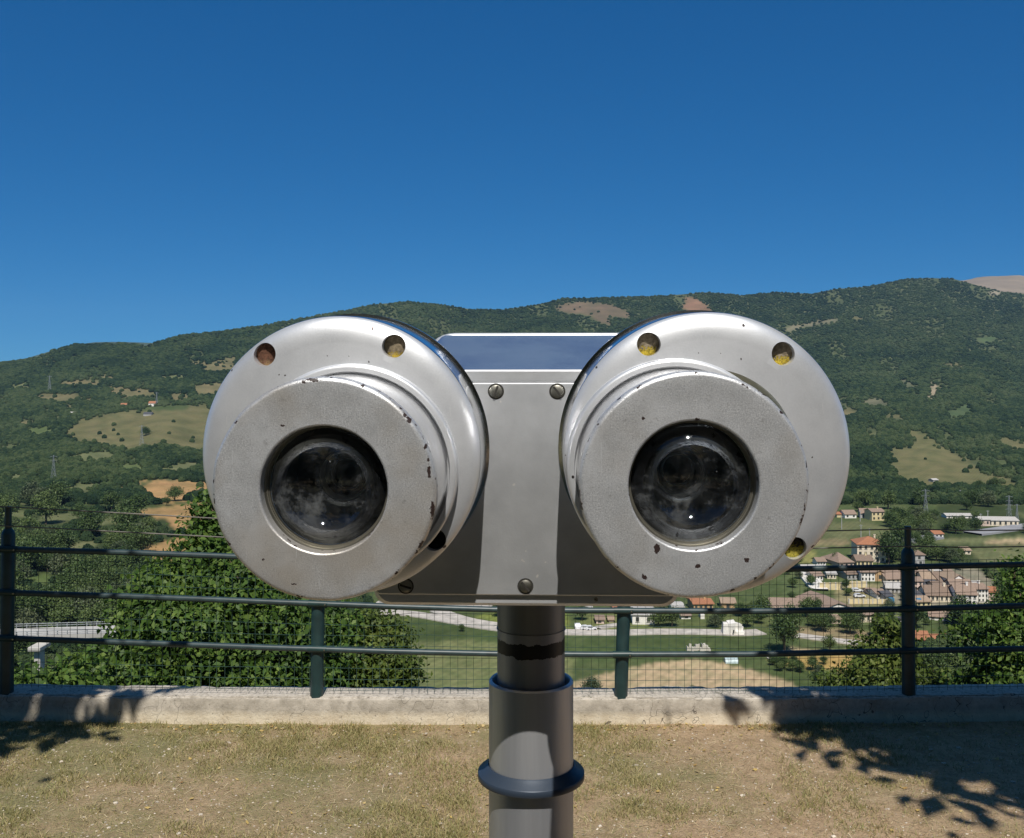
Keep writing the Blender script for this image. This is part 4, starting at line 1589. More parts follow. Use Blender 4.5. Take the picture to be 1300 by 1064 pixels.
make_tree('slender_tree', 'yellow-green young tree behind the railing at the shaded right post', 'tree', b, blobs, 9000, 0.033, M['leaf_vine'], 13, trunk_r=0.05, clump=7, shell=0.3)
b = P(1270, 1180, 8.4)
blobs = [vb(1291, 728, 8.6, 9, 16, b), vb(1297, 760, 8.4, 14, 20, b), vb(1262, 788, 8.4, 18, 14, b), vb(1288, 812, 8.2, 30, 26, b), vb(1256, 838, 8.4, 20, 26, b), vb(1290, 866, 8.2, 40, 32, b),
         vb(1222, 808, 8.8, 7, 20, b), vb(1340, 800, 8.4, 34, 60, b), vb(1238, 876, 8.5, 22, 18, b)]
make_tree('leafy_tree', 'leafy tree with dark gaps at the right edge behind the railing', 'tree', b, blobs, 16000, 0.034, M['leaf_near'], 14, trunk_r=0.07, clump=8, shell=0.35)
b = P(1192, 1150, 9.4)
blobs = [vb(1176, 872, 9.4, 14, 14, b), vb(1203, 868, 9.5, 14, 10, b), vb(1194, 888, 9.3, 30, 16, b)]
make_tree('low_bush', 'small bush just right of the shaded railing post, low behind the kerb', 'bush', b, blobs, 4200, 0.036, M['leaf_vine'], 15, trunk_r=0.035, clump=7, shell=0.3)
b = P(30, 1200, 22)
blobs = [vb(28, 884, 22, 26, 22, b), vb(75, 880, 22, 34, 22, b), vb(104, 862, 22, 26, 22, b), vb(134, 866, 21, 30, 26, b), vb(5, 884, 21, 30, 22, b), vb(65, 896, 21, 50, 24, b)]
make_tree('slope_thicket', 'green thicket on the slope below the bridge at the left', 'bush', b, blobs, 9000, 0.13, M['leaf_near'], 16, trunk_r=0.12, clump=8)

# trees of the park behind the photographer: their shade falls on both ends of the railing
def shade_tree(name, label, base, cen, seed, n):
    b = Vector(base)
    bl = [(c[0] - b.x, c[1] - b.y, c[2] - b.z, c[3], c[4], c[5]) for c in cen]
    make_tree(name, label, 'tree', b, bl, n, 0.13, M['leaf_dark'], seed, trunk_r=0.13, clump=7, shell=0.1, group=None)


shade_tree('shade_tree', 'shade tree standing on the terrace right of the view, its shadow on the railing', (5.2, 1.9, 0),
           [(2.3, 2.65, 3.75, 0.80, 0.45, 0.40), (2.9, 2.55, 3.8, 0.95, 0.55, 0.45), (2.55, 2.2, 3.9, 0.85, 0.4, 0.35), (3.1, 1.95, 4.0, 0.9, 0.4, 0.4), (2.4, 2.0, 4.1, 0.45, 0.25, 0.3), (2.6, 1.78, 3.9, 0.75, 0.32, 0.32), (3.3, 1.6, 4.0, 0.9, 0.4, 0.4), (3.9, 1.9, 3.9, 0.9, 0.5, 0.4), (2.5, 2.2, 3.9, 0.5, 0.3, 0.3), (3.6, 2.3, 3.9, 1.3, 0.75, 0.6), (4.9, 2.3, 4.2, 1.5, 1.2, 0.9), (2.7, 1.6, 4.5, 0.50, 0.4, 0.35), (3.2, 1.6, 4.7, 1.1, 0.7, 0.5), (4.6, 1.6, 5.3, 1.6, 1.0, 0.8)], 31, 30000)
shade_tree('shade_tree', 'shade tree standing on the terrace left of the view, its shadow on the railing', (-5.6, 1.8, 0),
           [(-2.75, 2.75, 3.8, 0.55, 0.40, 0.35), (-2.6, 2.25, 3.9, 0.38, 0.16, 0.22), (-3.15, 2.45, 3.85, 0.75, 0.35, 0.35), (-3.0, 3.0, 3.9, 0.7, 0.3, 0.3), (-4.2, 2.5, 4.0, 0.9, 0.6, 0.5), (-5.4, 2.3, 4.3, 1.2, 1.0, 0.8), (-3.1, 2.0, 4.7, 0.6, 0.35, 0.35), (-4.4, 1.9, 5.0, 1.0, 0.7, 0.6)], 32, 18000)

# unseen trees added behind the camera to darken the shade and the mirrored surroundings
for k, (x, y, lb) in enumerate(((-9.6, -3.6, 'unseen tree added behind the camera, far left of the row of six'), (-5.9, -5.0, 'unseen tree added behind the camera, second of the row from the left'),
                                (-2.1, -5.6, 'unseen tree added behind the camera, third of the row from the left'), (2.0, -5.6, 'unseen tree added behind the camera, fourth of the row from the left'),
                                (5.9, -5.0, 'unseen tree added behind the camera, fifth of the row from the left'), (9.6, -3.6, 'unseen tree added behind the camera, far right of the row of six'))):
    make_tree('added_tree', lb, 'tree', (x, y, 0), [(0, 0, 3.6, 2.3, 1.8, 2.4), (1.4, 0.3, 2.4, 1.5, 1.4, 2.1), (-1.4, 0.2, 2.4, 1.5, 1.4, 2.1), (0.2, 0, 5.6, 1.7, 1.5, 1.1)], 6500, 0.28, M['leaf_dark'], 60 + k, trunk_r=0.2, clump=6, shell=0.2)

# ------------------------------------------------------------------ valley trees, each its own thing
protos = []
for k in range(6):
    r = np.random.default_rng(100 + k)
    bl = []
    if k == 5:   # poplar like
        bl = [(0, 0, 3.0, 1.1, 1.1, 2.0), (0.1, 0, 5.5, 1.2, 1.2, 2.2), (0, 0.1, 8.0, 0.9, 0.9, 1.9)]
    else:
        bl.append((0, 0, 4.4, 2.2, 2.2, 2.0))
        for j in range(6):
            a = j * 1.05 + r.uniform(0, 1)
            d = r.uniform(1.1, 2.1)
            bl.append((d * math.cos(a), d * math.sin(a), r.uniform(2.6, 5.4), r.uniform(1.1, 1.8), r.uniform(1.1, 1.8), r.uniform(1.0, 1.6)))
        bl.append((r.uniform(-.6, .6), r.uniform(-.6, .6), 6.3, 1.3, 1.3, 1.1))
    V = leaf_cloud(None, bl, 2600, 0.38, 5, r, shell=0.30)
    cm = quads_mesh('crown', V)
    cm.materials.append(M['leaf_olive'] if k == 4 else M['leaf_far'])
    bmt = bmesh.new()
    tube(bmt, [(0, 0, -1.0), (0.1, 0, 1.5), (0, 0.1, 3.6)], [0.32, 0.25, 0.16], 6)
    for bb in bl[1:4]:
        tube(bmt, [(0, 0, 1.8), (bb[0] * .5, bb[1] * .5, 2.8), (bb[0], bb[1], bb[2])], [0.16, 0.11, 0.04], 5)
    tm = bpy.data.meshes.new('trunk')
    bmesh.ops.recalc_face_normals(bmt, faces=bmt.faces)
    bmt.to_mesh(tm)
    bmt.free()
    tm.materials.append(M['bark'])
    protos.append((cm, tm))


def put_tree(px, py, wpx, kind, label, group, hk=1.0, name='valley_tree'):
    """tree whose foot is seen at px,py and whose crown is wpx wide in view"""
    g_ = G(px, py)
    s = wpx * g_.y / F / 7.0 * (2.2 if kind == 5 else 1)
    t = empty(name, g_, label, 'tree', group, rotz=random.uniform(0, 6.28))
    t.scale = (s, s, s * hk)
    cm, tm = protos[kind]
    c = bpy.data.objects.new('crown', cm)
    COL.objects.link(c)
    c.parent = t
    c2 = bpy.data.objects.new('trunk', tm)
    COL.objects.link(c2)
    c2.parent = t
    return t


HOUSE_BOX = []
def house(px, py, w, wh, rh, dep, rot, wc, rc, rt, wins, label, cat='house', chim=False, name='village_house', lift=0.0):
    """front foot seen at px,py; w, wh, rh in view pixels; dep in metres"""
    g_ = G(px, py, lift)
    k = g_.y / F
    Wm, Hm, Rm = w * k, wh * k, rh * k
    HOUSE_BOX.append((px - w / 2, px + w / 2, py - wh - rh - 2, py + 1))
    t = empty(name, g_, label, cat, None, rotz=math.radians(rot))
    bm = bmesh.new()
    x0, x1 = -Wm / 2, Wm / 2
    zb_ = -3.0
    vs = {}
    for i, (x, y) in enumerate(((x0, 0), (x1, 0), (x1, dep), (x0, dep))):
        vs[i] = bm.verts.new((x, y, zb_))
        vs[i + 4] = bm.verts.new((x, y, Hm))
    for f in ((0, 1, 5, 4), (1, 2, 6, 5), (2, 3, 7, 6), (3, 0, 4, 7)):
        bm.faces.new([vs[i] for i in f])
    if rt == 'flat':
        bm.faces.new([vs[i] for i in (4, 5, 6, 7)])
    if rt == 'gable':
        for xx, a, b_ in ((x0, 7, 4), (x1, 5, 6)):
            m = bm.verts.new((xx, dep / 2, Hm + Rm))
            bm.faces.new((vs[a], vs[b_], m))
    if rt == 'gable_y':
        for yy, a, b_ in ((0, 4, 5), (dep, 6, 7)):
            m = bm.verts.new((0, yy, Hm + Rm))
            bm.faces.new((vs[a], vs[b_], m))
    bm_obj('wall', bm, WALLC[wc], t)
    ov = 0.45
    th_ = 0.22
    if rt != 'flat':
        bm = bmesh.new()
        e = 0.06
        if rt == 'gable':
            pr_ = [(-ov, Hm - ov * Rm / (dep / 2) + e), (dep / 2, Hm + Rm + e), (dep + ov, Hm - ov * Rm / (dep / 2) + e)]
            pts = [(x0 - ov, p) for p in pr_], [(x1 + ov, p) for p in pr_]
            A = [bm.verts.new((x, p[0], p[1])) for x, p in pts[0]]
            B = [bm.verts.new((x, p[0], p[1])) for x, p in pts[1]]
            fs = [bm.faces.new((A[0], B[0], B[1], A[1])), bm.faces.new((A[1], B[1], B[2], A[2]))]
        elif rt == 'gable_y':
            pr_ = [(x0 - ov, Hm - ov * Rm / (Wm / 2) + e), (0, Hm + Rm + e), (x1 + ov, Hm - ov * Rm / (Wm / 2) + e)]
            A = [bm.verts.new((p[0], -ov, p[1])) for p in pr_]
            B = [bm.verts.new((p[0], dep + ov, p[1])) for p in pr_]
            fs = [bm.faces.new((A[0], A[1], B[1], B[0])), bm.faces.new((A[1], A[2], B[2], B[1]))]
        elif rt == 'hip':
            q = [bm.verts.new(v) for v in ((x0 - ov, -ov, Hm + e), (x1 + ov, -ov, Hm + e), (x1 + ov, dep + ov, Hm + e), (x0 - ov, dep + ov, Hm + e))]
            ins = min(dep, Wm) / 2
            a = bm.verts.new((x0 + ins, dep / 2, Hm + Rm))
            b_ = bm.verts.new((x1 - ins + 0.05, dep / 2, Hm + Rm))
            fs = [bm.faces.new((q[0], q[1], b_, a)), bm.faces.new((q[1], q[2], b_)), bm.faces.new((q[2], q[3], a, b_)), bm.faces.new((q[3], q[0], a))]
        else:  # mono pitch, rising to the back
            q = [bm.verts.new(v) for v in ((x0 - ov, -ov, Hm + e), (x1 + ov, -ov, Hm + e), (x1 + ov, dep + ov, Hm + Rm), (x0 - ov, dep + ov, Hm + Rm))]
            fs = [bm.faces.new(q)]
        ex = bmesh.ops.extrude_face_region(bm, geom=bm.faces[:])
        up = [v for v in ex['geom'] if isinstance(v, bmesh.types.BMVert)]
        bmesh.ops.translate(bm, verts=up, vec=(0, 0, th_))
        rf = bm_obj('roof', bm, ROOFC[rc], t)
        if chim:
            bm = bmesh.new()
            box(bm, (Wm * 0.2, dep * 0.45, Hm + Rm * 0.95 + 0.3), (0.7, 0.7, 1.6))
            box(bm, (Wm * 0.2, dep * 0.45, Hm + Rm * 0.95 + 1.15), (0.95, 0.95, 0.15))
            bm_obj('chimney', bm, WALLC[wc], rf)
    if wins:
        nx, nz = wins
        for j in range(nz):
            for i in range(nx):
                x = x0 + Wm * (i + 0.5 + random.uniform(-.08, .08)) / nx
                z = Hm * (j + 0.55) / nz
                ww_, hh = min(1.1, Wm / nx * 0.45), min(1.5, Hm / nz * 0.52)
                bm = bmesh.new()
                box(bm, (x, -0.02, z), (ww_, 0.10, hh))
                wo_ = bm_obj('window', bm, M['pane'], t)
                if w > 18:
                    bm = bmesh.new()
                    box(bm, (x, -0.12, z - hh / 2 - 0.07), (ww_ + 0.25, 0.22, 0.12))
                    bm_obj('sill', bm, WALLC['stone'], wo_)
    return t


HS = [
    (1106.5, 714, 35, 22, 8, 13, -8, 'cream', 'orange', 'hip', (5, 3), 'tall cream house with a bright orange hipped roof', True),
    (1128, 694, 9, 4, 2, 6, 10, 'white', 'pale', 'mono', None, 'tiny white shed right behind the orange-roofed house', False),
    (1115, 661, 17, 11, 3, 9, 8, 'yellow', 'pink', 'gable', (3, 2), 'yellow house on the upper meadow, its front in the sun', True),
    (1101, 658, 16, 6, 5, 9, -10, 'grey', 'pink', 'gable', (2, 1), 'grey-walled house with a dusty pink roof left of the yellow meadow house', False),
    (1080, 658, 15, 5, 4, 9, 5, 'white', 'pink', 'gable', (2, 1), 'low white house with a pink roof at the left end of the meadow', False),
    (1066, 657, 7, 4, 2, 6, 0, 'yellow', 'orange', 'gable', None, 'tiny yellow house right beside the right housing rim', False),
    (1098, 720, 20, 8, 5, 9, -4, 'yellow', 'brown', 'gable', (4, 1), 'low yellow house with a brown roof in front of the tall orange-roofed house', True),
    (1075, 720, 20, 5, 10, 15, 12, 'pink', 'pink', 'hip', (3, 1), 'house under a big faded pink hipped roof above the black rail', False),
    (1043, 718, 11, 5, 3, 7, 0, 'white', 'pink', 'gable', (3, 1), 'small white house with striped windows left of the big pink roof', False),
    (1034, 724, 30, 3, 2, 6, 0, 'white', 'pale', 'gable', None, 'long low white shed just above the black rail', False),
    (1039, 737, 13, 6, 3, 8, 6, 'white', 'pink', 'gable', (3, 1), 'white house with red shutters left of the garden tree by the upper yellow wall', False),
    (1056, 735, 11, 6, 3, 8, -6, 'cream', 'pale', 'gable', (3, 1), 'cream house behind the upper yellow wall', False),
    (1083, 736, 16, 7, 4, 9, 10, 'grey', 'brown', 'gable', (3, 1), 'grey house with a brown roof between the cream house and the white block', False),
    (1102, 738, 17, 11, 3, 9, -3, 'white', 'pink', 'gable', (4, 2), 'white block with rows of dark windows under the black rail', True),
    (1117, 738, 12, 10, 4, 9, -3, 'ochre', 'tan', 'gable_y', (1, 1), 'narrow ochre house with its gable facing the viewer', False),
    (1137, 740, 24, 5, 10, 14, 6, 'cream', 'pink', 'gable', (4, 1), 'broad house with a long pinkish roof left of the dark post', True),
    (1136, 753, 20, 6, 5, 9, -12, 'grey', 'pale', 'gable', (4, 1), 'grey house with a pale roof below the long pinkish roof', False),
    (1119, 760, 12, 6, 3, 8, 5, 'white', 'pink', 'gable', (2, 1), 'small white house left of the dark-roofed shed', False),
    (1129, 762, 11, 5, 4, 7, 15, 'grey', 'slate', 'gable', (1, 1), 'shed with a dark slate roof beside the small white house', False),
    (1108, 755, 11, 3, 3, 6, 0, 'pink', 'pink', 'gable', None, 'low pink outbuilding above the long yellow wall', False),
    (1064, 777, 42, 4, 7, 20, 10, 'white', 'pink', 'gable_y', (5, 1), 'big hall with a white gable front and a faded pink roof', False),
    (1001, 778, 40, 4, 8, 16, -6, 'pink', 'pink', 'gable', (5, 1), 'long house with a pink tiled roof left of the big hall', False),
    (979, 775, 9, 6, 2, 6, 0, 'white', 'pale', 'flat', (1, 1), 'small white block at the left end of the long pink-roofed house', False),
    (1105, 790, 25, 9, 3, 9, 4, 'cream', 'pink', 'gable', (4, 1), 'cream house below the lower black rail left of the post', False),
    (1138, 790, 14, 4, 2, 7, 0, 'grey', 'slate', 'gable', None, 'dark low shed right of the cream house under the rail', False),
    (1062, 792, 12, 5, 3, 7, 8, 'pink', 'tan', 'gable', (2, 1), 'little pink house among the trees below the big hall', False),
    (1168, 718, 12, 13, 5, 5, 0, 'grey', 'brown', 'hip', (1, 2), 'tall narrow grey bell tower right of the post', False),
    (1170, 734, 22, 5, 6, 10, 8, 'pink', 'pink', 'gable', (3, 1), 'pinkish roof closest under the bell tower', False),
    (1188, 731, 11, 6, 2, 7, 0, 'white', 'pale', 'gable', (2, 1), 'small white house behind the brown roofs of the old centre', False),
    (1198, 728, 9, 4, 2, 6, 0, 'pink', 'tan', 'gable', None, 'tiny pink-walled house at the top of the old centre', False),
    (1206, 732, 9, 5, 3, 6, 8, 'white', 'pink', 'gable', (1, 1), 'tiny white house at the back right of the old centre', False),
    (1183, 740, 22, 5, 6, 10, -8, 'cream', 'tan', 'gable', (4, 1), 'house with a tan roof in the middle of the old centre', True),
    (1202, 741, 20, 4, 7, 11, 6, 'pink', 'brown', 'gable', (3, 1), 'house with a deep brown roof left of the white gable house', False),
    (1217, 745, 19, 9, 6, 10, 4, 'white', 'tan', 'gable_y', (2, 1), 'bright white gable house at the top right of the old centre', False),
    (1223, 750, 26, 3, 8, 10, -3, 'pink', 'pink', 'gable', None, 'low building with a dusty pink roof in front of the white gable house', False),
    (1166, 750, 11, 12, 3, 7, 0, 'pink', 'pink', 'gable', (2, 2), 'tall pink house touching the dark post on its right side', False),
    (1180, 747, 15, 3, 5, 8, -14, 'grey', 'slate', 'gable', None, 'building with a dark slate roof in the old centre', False),
    (1194, 751, 14, 6, 4, 8, 0, 'cream', 'brown', 'gable', (2, 1), 'cream house with a brown roof above the long terrace', False),
    (1196, 764, 38, 8, 9, 10, -5, 'cream', 'brown', 'gable', (7, 1), 'long cream terrace under one brown roof', True),
    (1228, 768, 24, 13, 9, 10, -5, 'white', 'pink', 'gable', (4, 2), 'white right end of the long terrace, three storeys', True),
    (1174, 764, 12, 3, 10, 10, 20, 'grey', 'slate', 'mono', None, 'steep dark grey roof at the left end of the long terrace', False),
    (1173, 770, 18, 6, 4, 8, 6, 'yellow', 'tan', 'gable', (3, 1), 'yellow house in front of the steep dark grey roof', False),
    (1246, 765, 18, 17, 4, 9, 3, 'white', 'pink', 'gable', (4, 3), 'tall white house block at the right end of the village', True),
    (1262, 763, 13, 11, 4, 8, -4, 'pink', 'orange', 'gable', (2, 2), 'pinkish house with an orange roof, last one on the right', False),
    (1239, 747, 8, 5, 2, 6, 0, 'white', 'pale', 'gable', None, 'small white hut behind the tall white block', False),
    (1193, 788, 24, 5, 8, 9, -20, 'white', 'pink', 'gable', (3, 1), 'white house with a slanting pink roof just under the lower rail', False),
    (1169, 818, 22, 6, 6, 9, -8, 'cream', 'orange', 'gable', (3, 1), 'cream house with an orange roof low behind the post', False),
    (1192, 816, 10, 4, 3, 6, 0, 'cream', 'orange', 'gable', None, 'small cream shed between the two orange roofs low on the right', False),
    (1206, 818, 11, 5, 5, 6, 8, 'cream', 'orange', 'hip', (1, 1), 'little house with a rusty orange roof low on the right', False),
    (1227, 704, 11, 5, 3, 7, 0, 'cream', 'tan', 'gable', (2, 1), 'small cream farmhouse at the left end of the green field', False),
    (1192, 683, 12, 5, 3, 8, 6, 'white', 'orange', 'gable', (2, 1), 'white house with an orange roof beside the highway', False),
    (1218, 658, 32, 3, 2, 8, -2, 'white', 'pale', 'gable', (5, 1), 'long low white shed left of the railway sheds', False),
    (1270, 668, 44, 7, 3, 12, -6, 'cream', 'pale', 'gable', (7, 1), 'long cream industrial shed below the pylons', False),
    (1250, 668, 14, 8, 2, 8, 4, 'pink', 'pale', 'gable', (2, 1), 'square pink building at the left end of the industrial shed', False),
    (1188, 612, 8, 2.5, 1.5, 6, 20, 'grey', 'pale', 'gable', None, 'small grey hut standing on the big slope field', False),
    (193, 516, 9, 4, 2.5, 8, 0, 'white', 'orange', 'gable', (2, 1), 'white farmhouse at the top edge of the hay field', False),
    (157, 517, 7, 3, 2, 7, 10, 'cream', 'orange', 'gable', None, 'reddish farmhouse left of the white farmhouse', False),
    (187, 528, 11, 2.5, 2, 8, -8, 'grey', 'slate', 'gable', None, 'dark-roofed barn in the hay field', False),
    (91, 527, 8, 2.5, 1.5, 8, 0, 'cream', 'pale', 'gable', None, 'pale farm building in the trees at the left of the hay field', False),
    (246, 719, 22, 6, 3, 9, 6, 'white', 'pale', 'gable', (4, 1), 'white house glimpsed over the leafy tree under the top rail', False),
    (893, 776, 25, 9, 3, 9, 4, 'ochre', 'orange', 'gable', (4, 1), 'ochre house with arched shade just under the right ring plate', True),
    (925, 775, 17, 9, 3, 9, -6, 'ochre', 'tan', 'gable', (1, 1), 'ochre house with one big dark opening right of its neighbour', False),
    (861, 777, 14, 6, 2, 8, 0, 'white', 'pale', 'gable', (2, 1), 'flat white house above the rail, left of the ochre houses', False),
    (871, 786, 12, 4, 2, 6, 5, 'white', 'pink', 'gable', (1, 1), 'small white cabin below the rail among trees', False),
    (892, 786, 5, 6, 1, 4, 0, 'white', 'pale', 'flat', None, 'narrow white hut between dark trees below the rail', False),
    (817, 793, 28, 12, 1.5, 12, -4, 'white', 'pale', 'gable', (2, 1), 'blank white building right of the second green post', False),
    (808, 776, 18, 5, 2, 7, 0, 'pink', 'orange', 'gable', (3, 1), 'pink house peeping out under the casing right of the green post', False),
    (783, 776, 8, 4, 1, 6, 0, 'cream', 'orange', 'gable', None, 'tiny orange hut left of the green post above the rail', False),
    (747, 774, 8, 3, 1, 6, 0, 'white', 'pale', 'gable', None, 'tiny white hut beside the pole above the rail', False),
    (762, 792, 10, 5, 2, 6, 0, 'pink', 'pink', 'gable', (1, 1), 'salmon hut at the roadside right of the pole', False),
    (776, 790, 6, 3, 2, 5, 0, 'pink', 'tan', 'gable', None, 'smaller salmon hut next to the green post', False),
]
for h in HS:
    a = list(h)
    ch = a.pop()
    lab = a.pop()
    house(*a, lab, chim=ch)
    hb = HOUSE_BOX


def ruin(px, py, w, h, dep, label, seed, steps):
    g_ = G(px, py)
    k = g_.y / F
    r = random.Random(seed)
    HOUSE_BOX.append((px - w / 2, px + w / 2, py - h, py + 1))
    bm = bmesh.new()
    n = steps
    for i in range(n):
        hh = h * k * (0.45 + 0.55 * r.random()) * (1 - 0.3 * i / n)
        x = (-w / 2 + w * (i + .5) / n) * k
        if i % 4 == 2:
            hh *= 0.55
        vs = box(bm, (x, r.uniform(0, .8), hh / 2 - 0.5), (w * k / n * 1.02, dep * (0.3 + 0.5 * r.random()), hh + 1))
        for v in vs:
            if v.co.z > 0:
                v.co.z += r.uniform(-0.4, 0.4)
    o = bm_obj('ruined_wall', bm, WALLC['stone'], None, loc=g_)
    tag(o, label, 'ruin')


ruin(887, 826, 30, 9, 3, 'pale broken stone wall in the green field below the road', 3, 11)


def long_wall(px, py, w, h, label, wc='yellow', name='boundary_wall'):
    g_ = G(px, py)
    k = g_.y / F
    HOUSE_BOX.append((px - w / 2, px + w / 2, py - h, py + 1))
    t = empty(name, g_, label, 'wall')
    bm = bmesh.new()
    box(bm, (0, 0.2, h * k / 2 - 0.5), (w * k, 0.4, h * k + 1))
    bm_obj('panel', bm, WALLC[wc], t)
    n = max(3, int(w / 6))
    for i in range(n + 1):
        bm = bmesh.new()
        box(bm, ((-w / 2 + w * i / n) * k, 0.2, h * k / 2 - 0.35), (0.5, 0.6, h * k + 1))
        bm_obj('pier', bm, WALLC['stone'], t)


long_wall(1054, 749, 28, 9, 'tall yellow retaining wall beside the white diagonal road')
long_wall(1088, 746, 24, 8, 'yellow retaining wall right of the garden tree')
long_wall(1102, 766.5, 48, 5.5, 'long low yellow wall across the lower village')
# white quarried block / collapsed white building by the road
g_ = G(931, 806)
k_ = g_.y / F
bm = bmesh.new()
for (x, h0, wd, dd, tilt) in ((-8, 15, 9, 3, .06), (-2, 17, 9, 3.5, -.04), (5, 15.5, 8, 3, .10), (9, 11, 7, 2.5, .2), (7, 6, 12, 5, 0)):
    vs = box(bm, (x * k_, dd * .3, h0 * k_ / 2 - 0.3), (wd * k_, dd, h0 * k_), Matrix.Rotation(tilt, 3, 'Y'))
    for v in vs:
        v.co += Vector((random.uniform(-.3, .3), random.uniform(-.3, .3), random.uniform(-.3, .3)))
t = empty('white_ruin', g_, 'ragged white ruined building beside the bend of the valley road', 'ruin')
bm_obj('wall', bm, WALLC['white'], t)
bm = bmesh.new()
box(bm, (-1 * k_, -1.6, 5.5 * k_), (1.6 * k_, 0.3, 4.5 * k_))
bm_obj('opening', bm, M['pane'], t)
HOUSE_BOX.append((916, 946, 784, 808))
g_ = G(928, 841)
t = empty('greenhouse', g_, 'small bluish-white greenhouse at the edge of the ploughed field', 'greenhouse')
bm = bmesh.new()
k_ = g_.y / F
tubeprof = [(math.cos(a) * 1.2, math.sin(a) * 1.35) for a in np.linspace(0, PI, 9)]
A = [bm.verts.new((-8 * k_, y, z)) for y, z in tubeprof]
B = [bm.verts.new((8 * k_, y, z)) for y, z in tubeprof]
for i in range(8):
    bm.faces.new((A[i], A[i + 1], B[i + 1], B[i]))
bm.faces.new(A)
bm.faces.new(B)
bm_obj('cover', bm, flat_mat('greenhouse_film', (0.45, 0.55, 0.55), 0.4), t)
for i in range(5):
    bm = bmesh.new()
    tube(bm, [((-8 + 4 * i) * k_, y * 1.03, z * 1.03) for y, z in tubeprof], 0.06, 4)
    bm_obj('hoop', bm, M['pylon'], t)

# named trees
for a in [(996, 829, 40, 1, 'big dark round tree at the bend of the valley road', 1.15), (1053, 828, 17, 0, 'small round tree standing alone beside the earth track', 1.2),
          (586, 802, 9, 2, 'small green bush on the verge of the curved road', 1.0), (879, 881, 13, 0, 'tiny lone bush on the ploughed field by the kerb', 0.8),
          (751, 882, 26, 4, 'rounded grey-green bush at the corner of the ploughed field', 0.85), (1262, 622, 12, 1, 'dark pointed tree at the lower edge of the big slope field', 1.3),
          (1244, 622, 10, 3, 'dark tree left of the pair at the foot of the slope field', 1.2), (222, 636, 22, 0, 'round bush alone in the upper orange field', 0.8),
          (212, 642, 10, 2, 'small dark bush under the round bush in the orange field', 1.0), (185, 553, 14, 3, 'small clump of trees in the tan hay field', 0.8),
          (1128, 716, 30, 1, 'dark tree beside the tall house with the orange roof', 1.3), (1140, 700, 24, 2, 'tall green tree just left of the shaded railing post', 1.5)]:
    put_tree(a[0], a[1], a[2], a[3], a[4], None, a[5])


def scatter(n, region, wr, group, label, seed, kinds=(0, 1, 2, 3, 4), avoid=True, name='valley_tree'):
    r = random.Random(seed)
    put = []
    tries = 0
    while len(put) < n and tries < n * 60:
        tries += 1
        xs_ = [p[0] for p in region]
        ys_ = [p[1] for p in region]
        px = r.uniform(min(xs_), max(xs_))
        py = r.uniform(min(ys_), max(ys_))
        if not inside(np.array([px]), np.array([py]), region)[0]:
            continue
        w = r.uniform(*wr) * (1 + (py - 640) / 400)
        if avoid:
            if any_field(px + w * np.array([0, 0, -.3, .3, -.25, .25, 0]), py - w * np.array([0, .4, .5, .5, .8, .8, 1.1])).any():
                continue
        if any(x0 - w * 0.15 < px < x1 + w * 0.15 and y0 - 1 < py < y1 + w * 0.75 for x0, x1, y0, y1 in HOUSE_BOX):
            continue
        if any((px - q[0]) ** 2 + ((py - q[1]) * 2.2) ** 2 < (w * 0.42) ** 2 for q in put):
            continue
        put.append((px, py))
        put_tree(px, py, w, r.choice(kinds), label, group, r.uniform(0.8, 1.15), name)
    return len(put)


n1 = scatter(135, [(-40, 641), (300, 641), (300, 720), (180, 800), (-40, 800)], (20, 33), 'trees of the wood on the left valley side', 'green broadleaf tree in the wood on the left side of the valley', 1)
n2 = scatter(22, [(-40, 800), (190, 800), (190, 880), (-40, 880)], (20, 30), 'trees below the bridge', 'green tree in the hollow around the road bridge', 2)
n3 = scatter(16, [(1050, 641), (1350, 641), (1350, 664), (1050, 656)], (14, 22), 'trees above the railway sheds', 'green tree on the slope above the long white sheds', 3)
n4 = scatter(64, [(1060, 660), (1350, 660), (1350, 716), (1000, 716)], (11, 19), 'trees around the upper village', 'green tree between the fields above the village', 4)
n5 = scatter(30, [(1225, 716), (1350, 716), (1350, 800), (1262, 800), (1262, 730)], (20, 30), 'trees right of the village', 'dark green tree in the wood right of the village', 5)
n6 = scatter(30, [(1000, 716), (1230, 716), (1230, 800), (1000, 800)], (7, 12), 'garden trees in the village', 'small garden tree between the village houses', 6, avoid=False)
n7 = scatter(26, [(830, 782), (1150, 782), (1150, 808), (1060, 806), (980, 800), (830, 800)], (13, 20), 'trees along the valley road', 'green tree beside the valley road below the village', 7, avoid=False)
n8 = scatter(9, [(625, 778), (760, 778), (745, 797), (640, 790)], (13, 18), 'trees at the road junction', 'green tree behind the curved road beside the pole', 8, avoid=False)
n9 = scatter(22, [(1160, 796), (1330, 790), (1330, 885), (1160, 885)], (16, 26), 'trees on the lower right slope', 'green tree on the valley floor behind the right part of the railing', 9, avoid=False)
n10 = scatter(16, [(968, 838), (1050, 842), (1040, 868), (1000, 860)], (6, 10), 'shrubs by the orange field', 'low shrub on the grassy bank below the orange field', 10, avoid=False, name='field_shrub')
print('TREES', n1, n2, n3, n4, n5, n6, n7, n8, n9, n10)


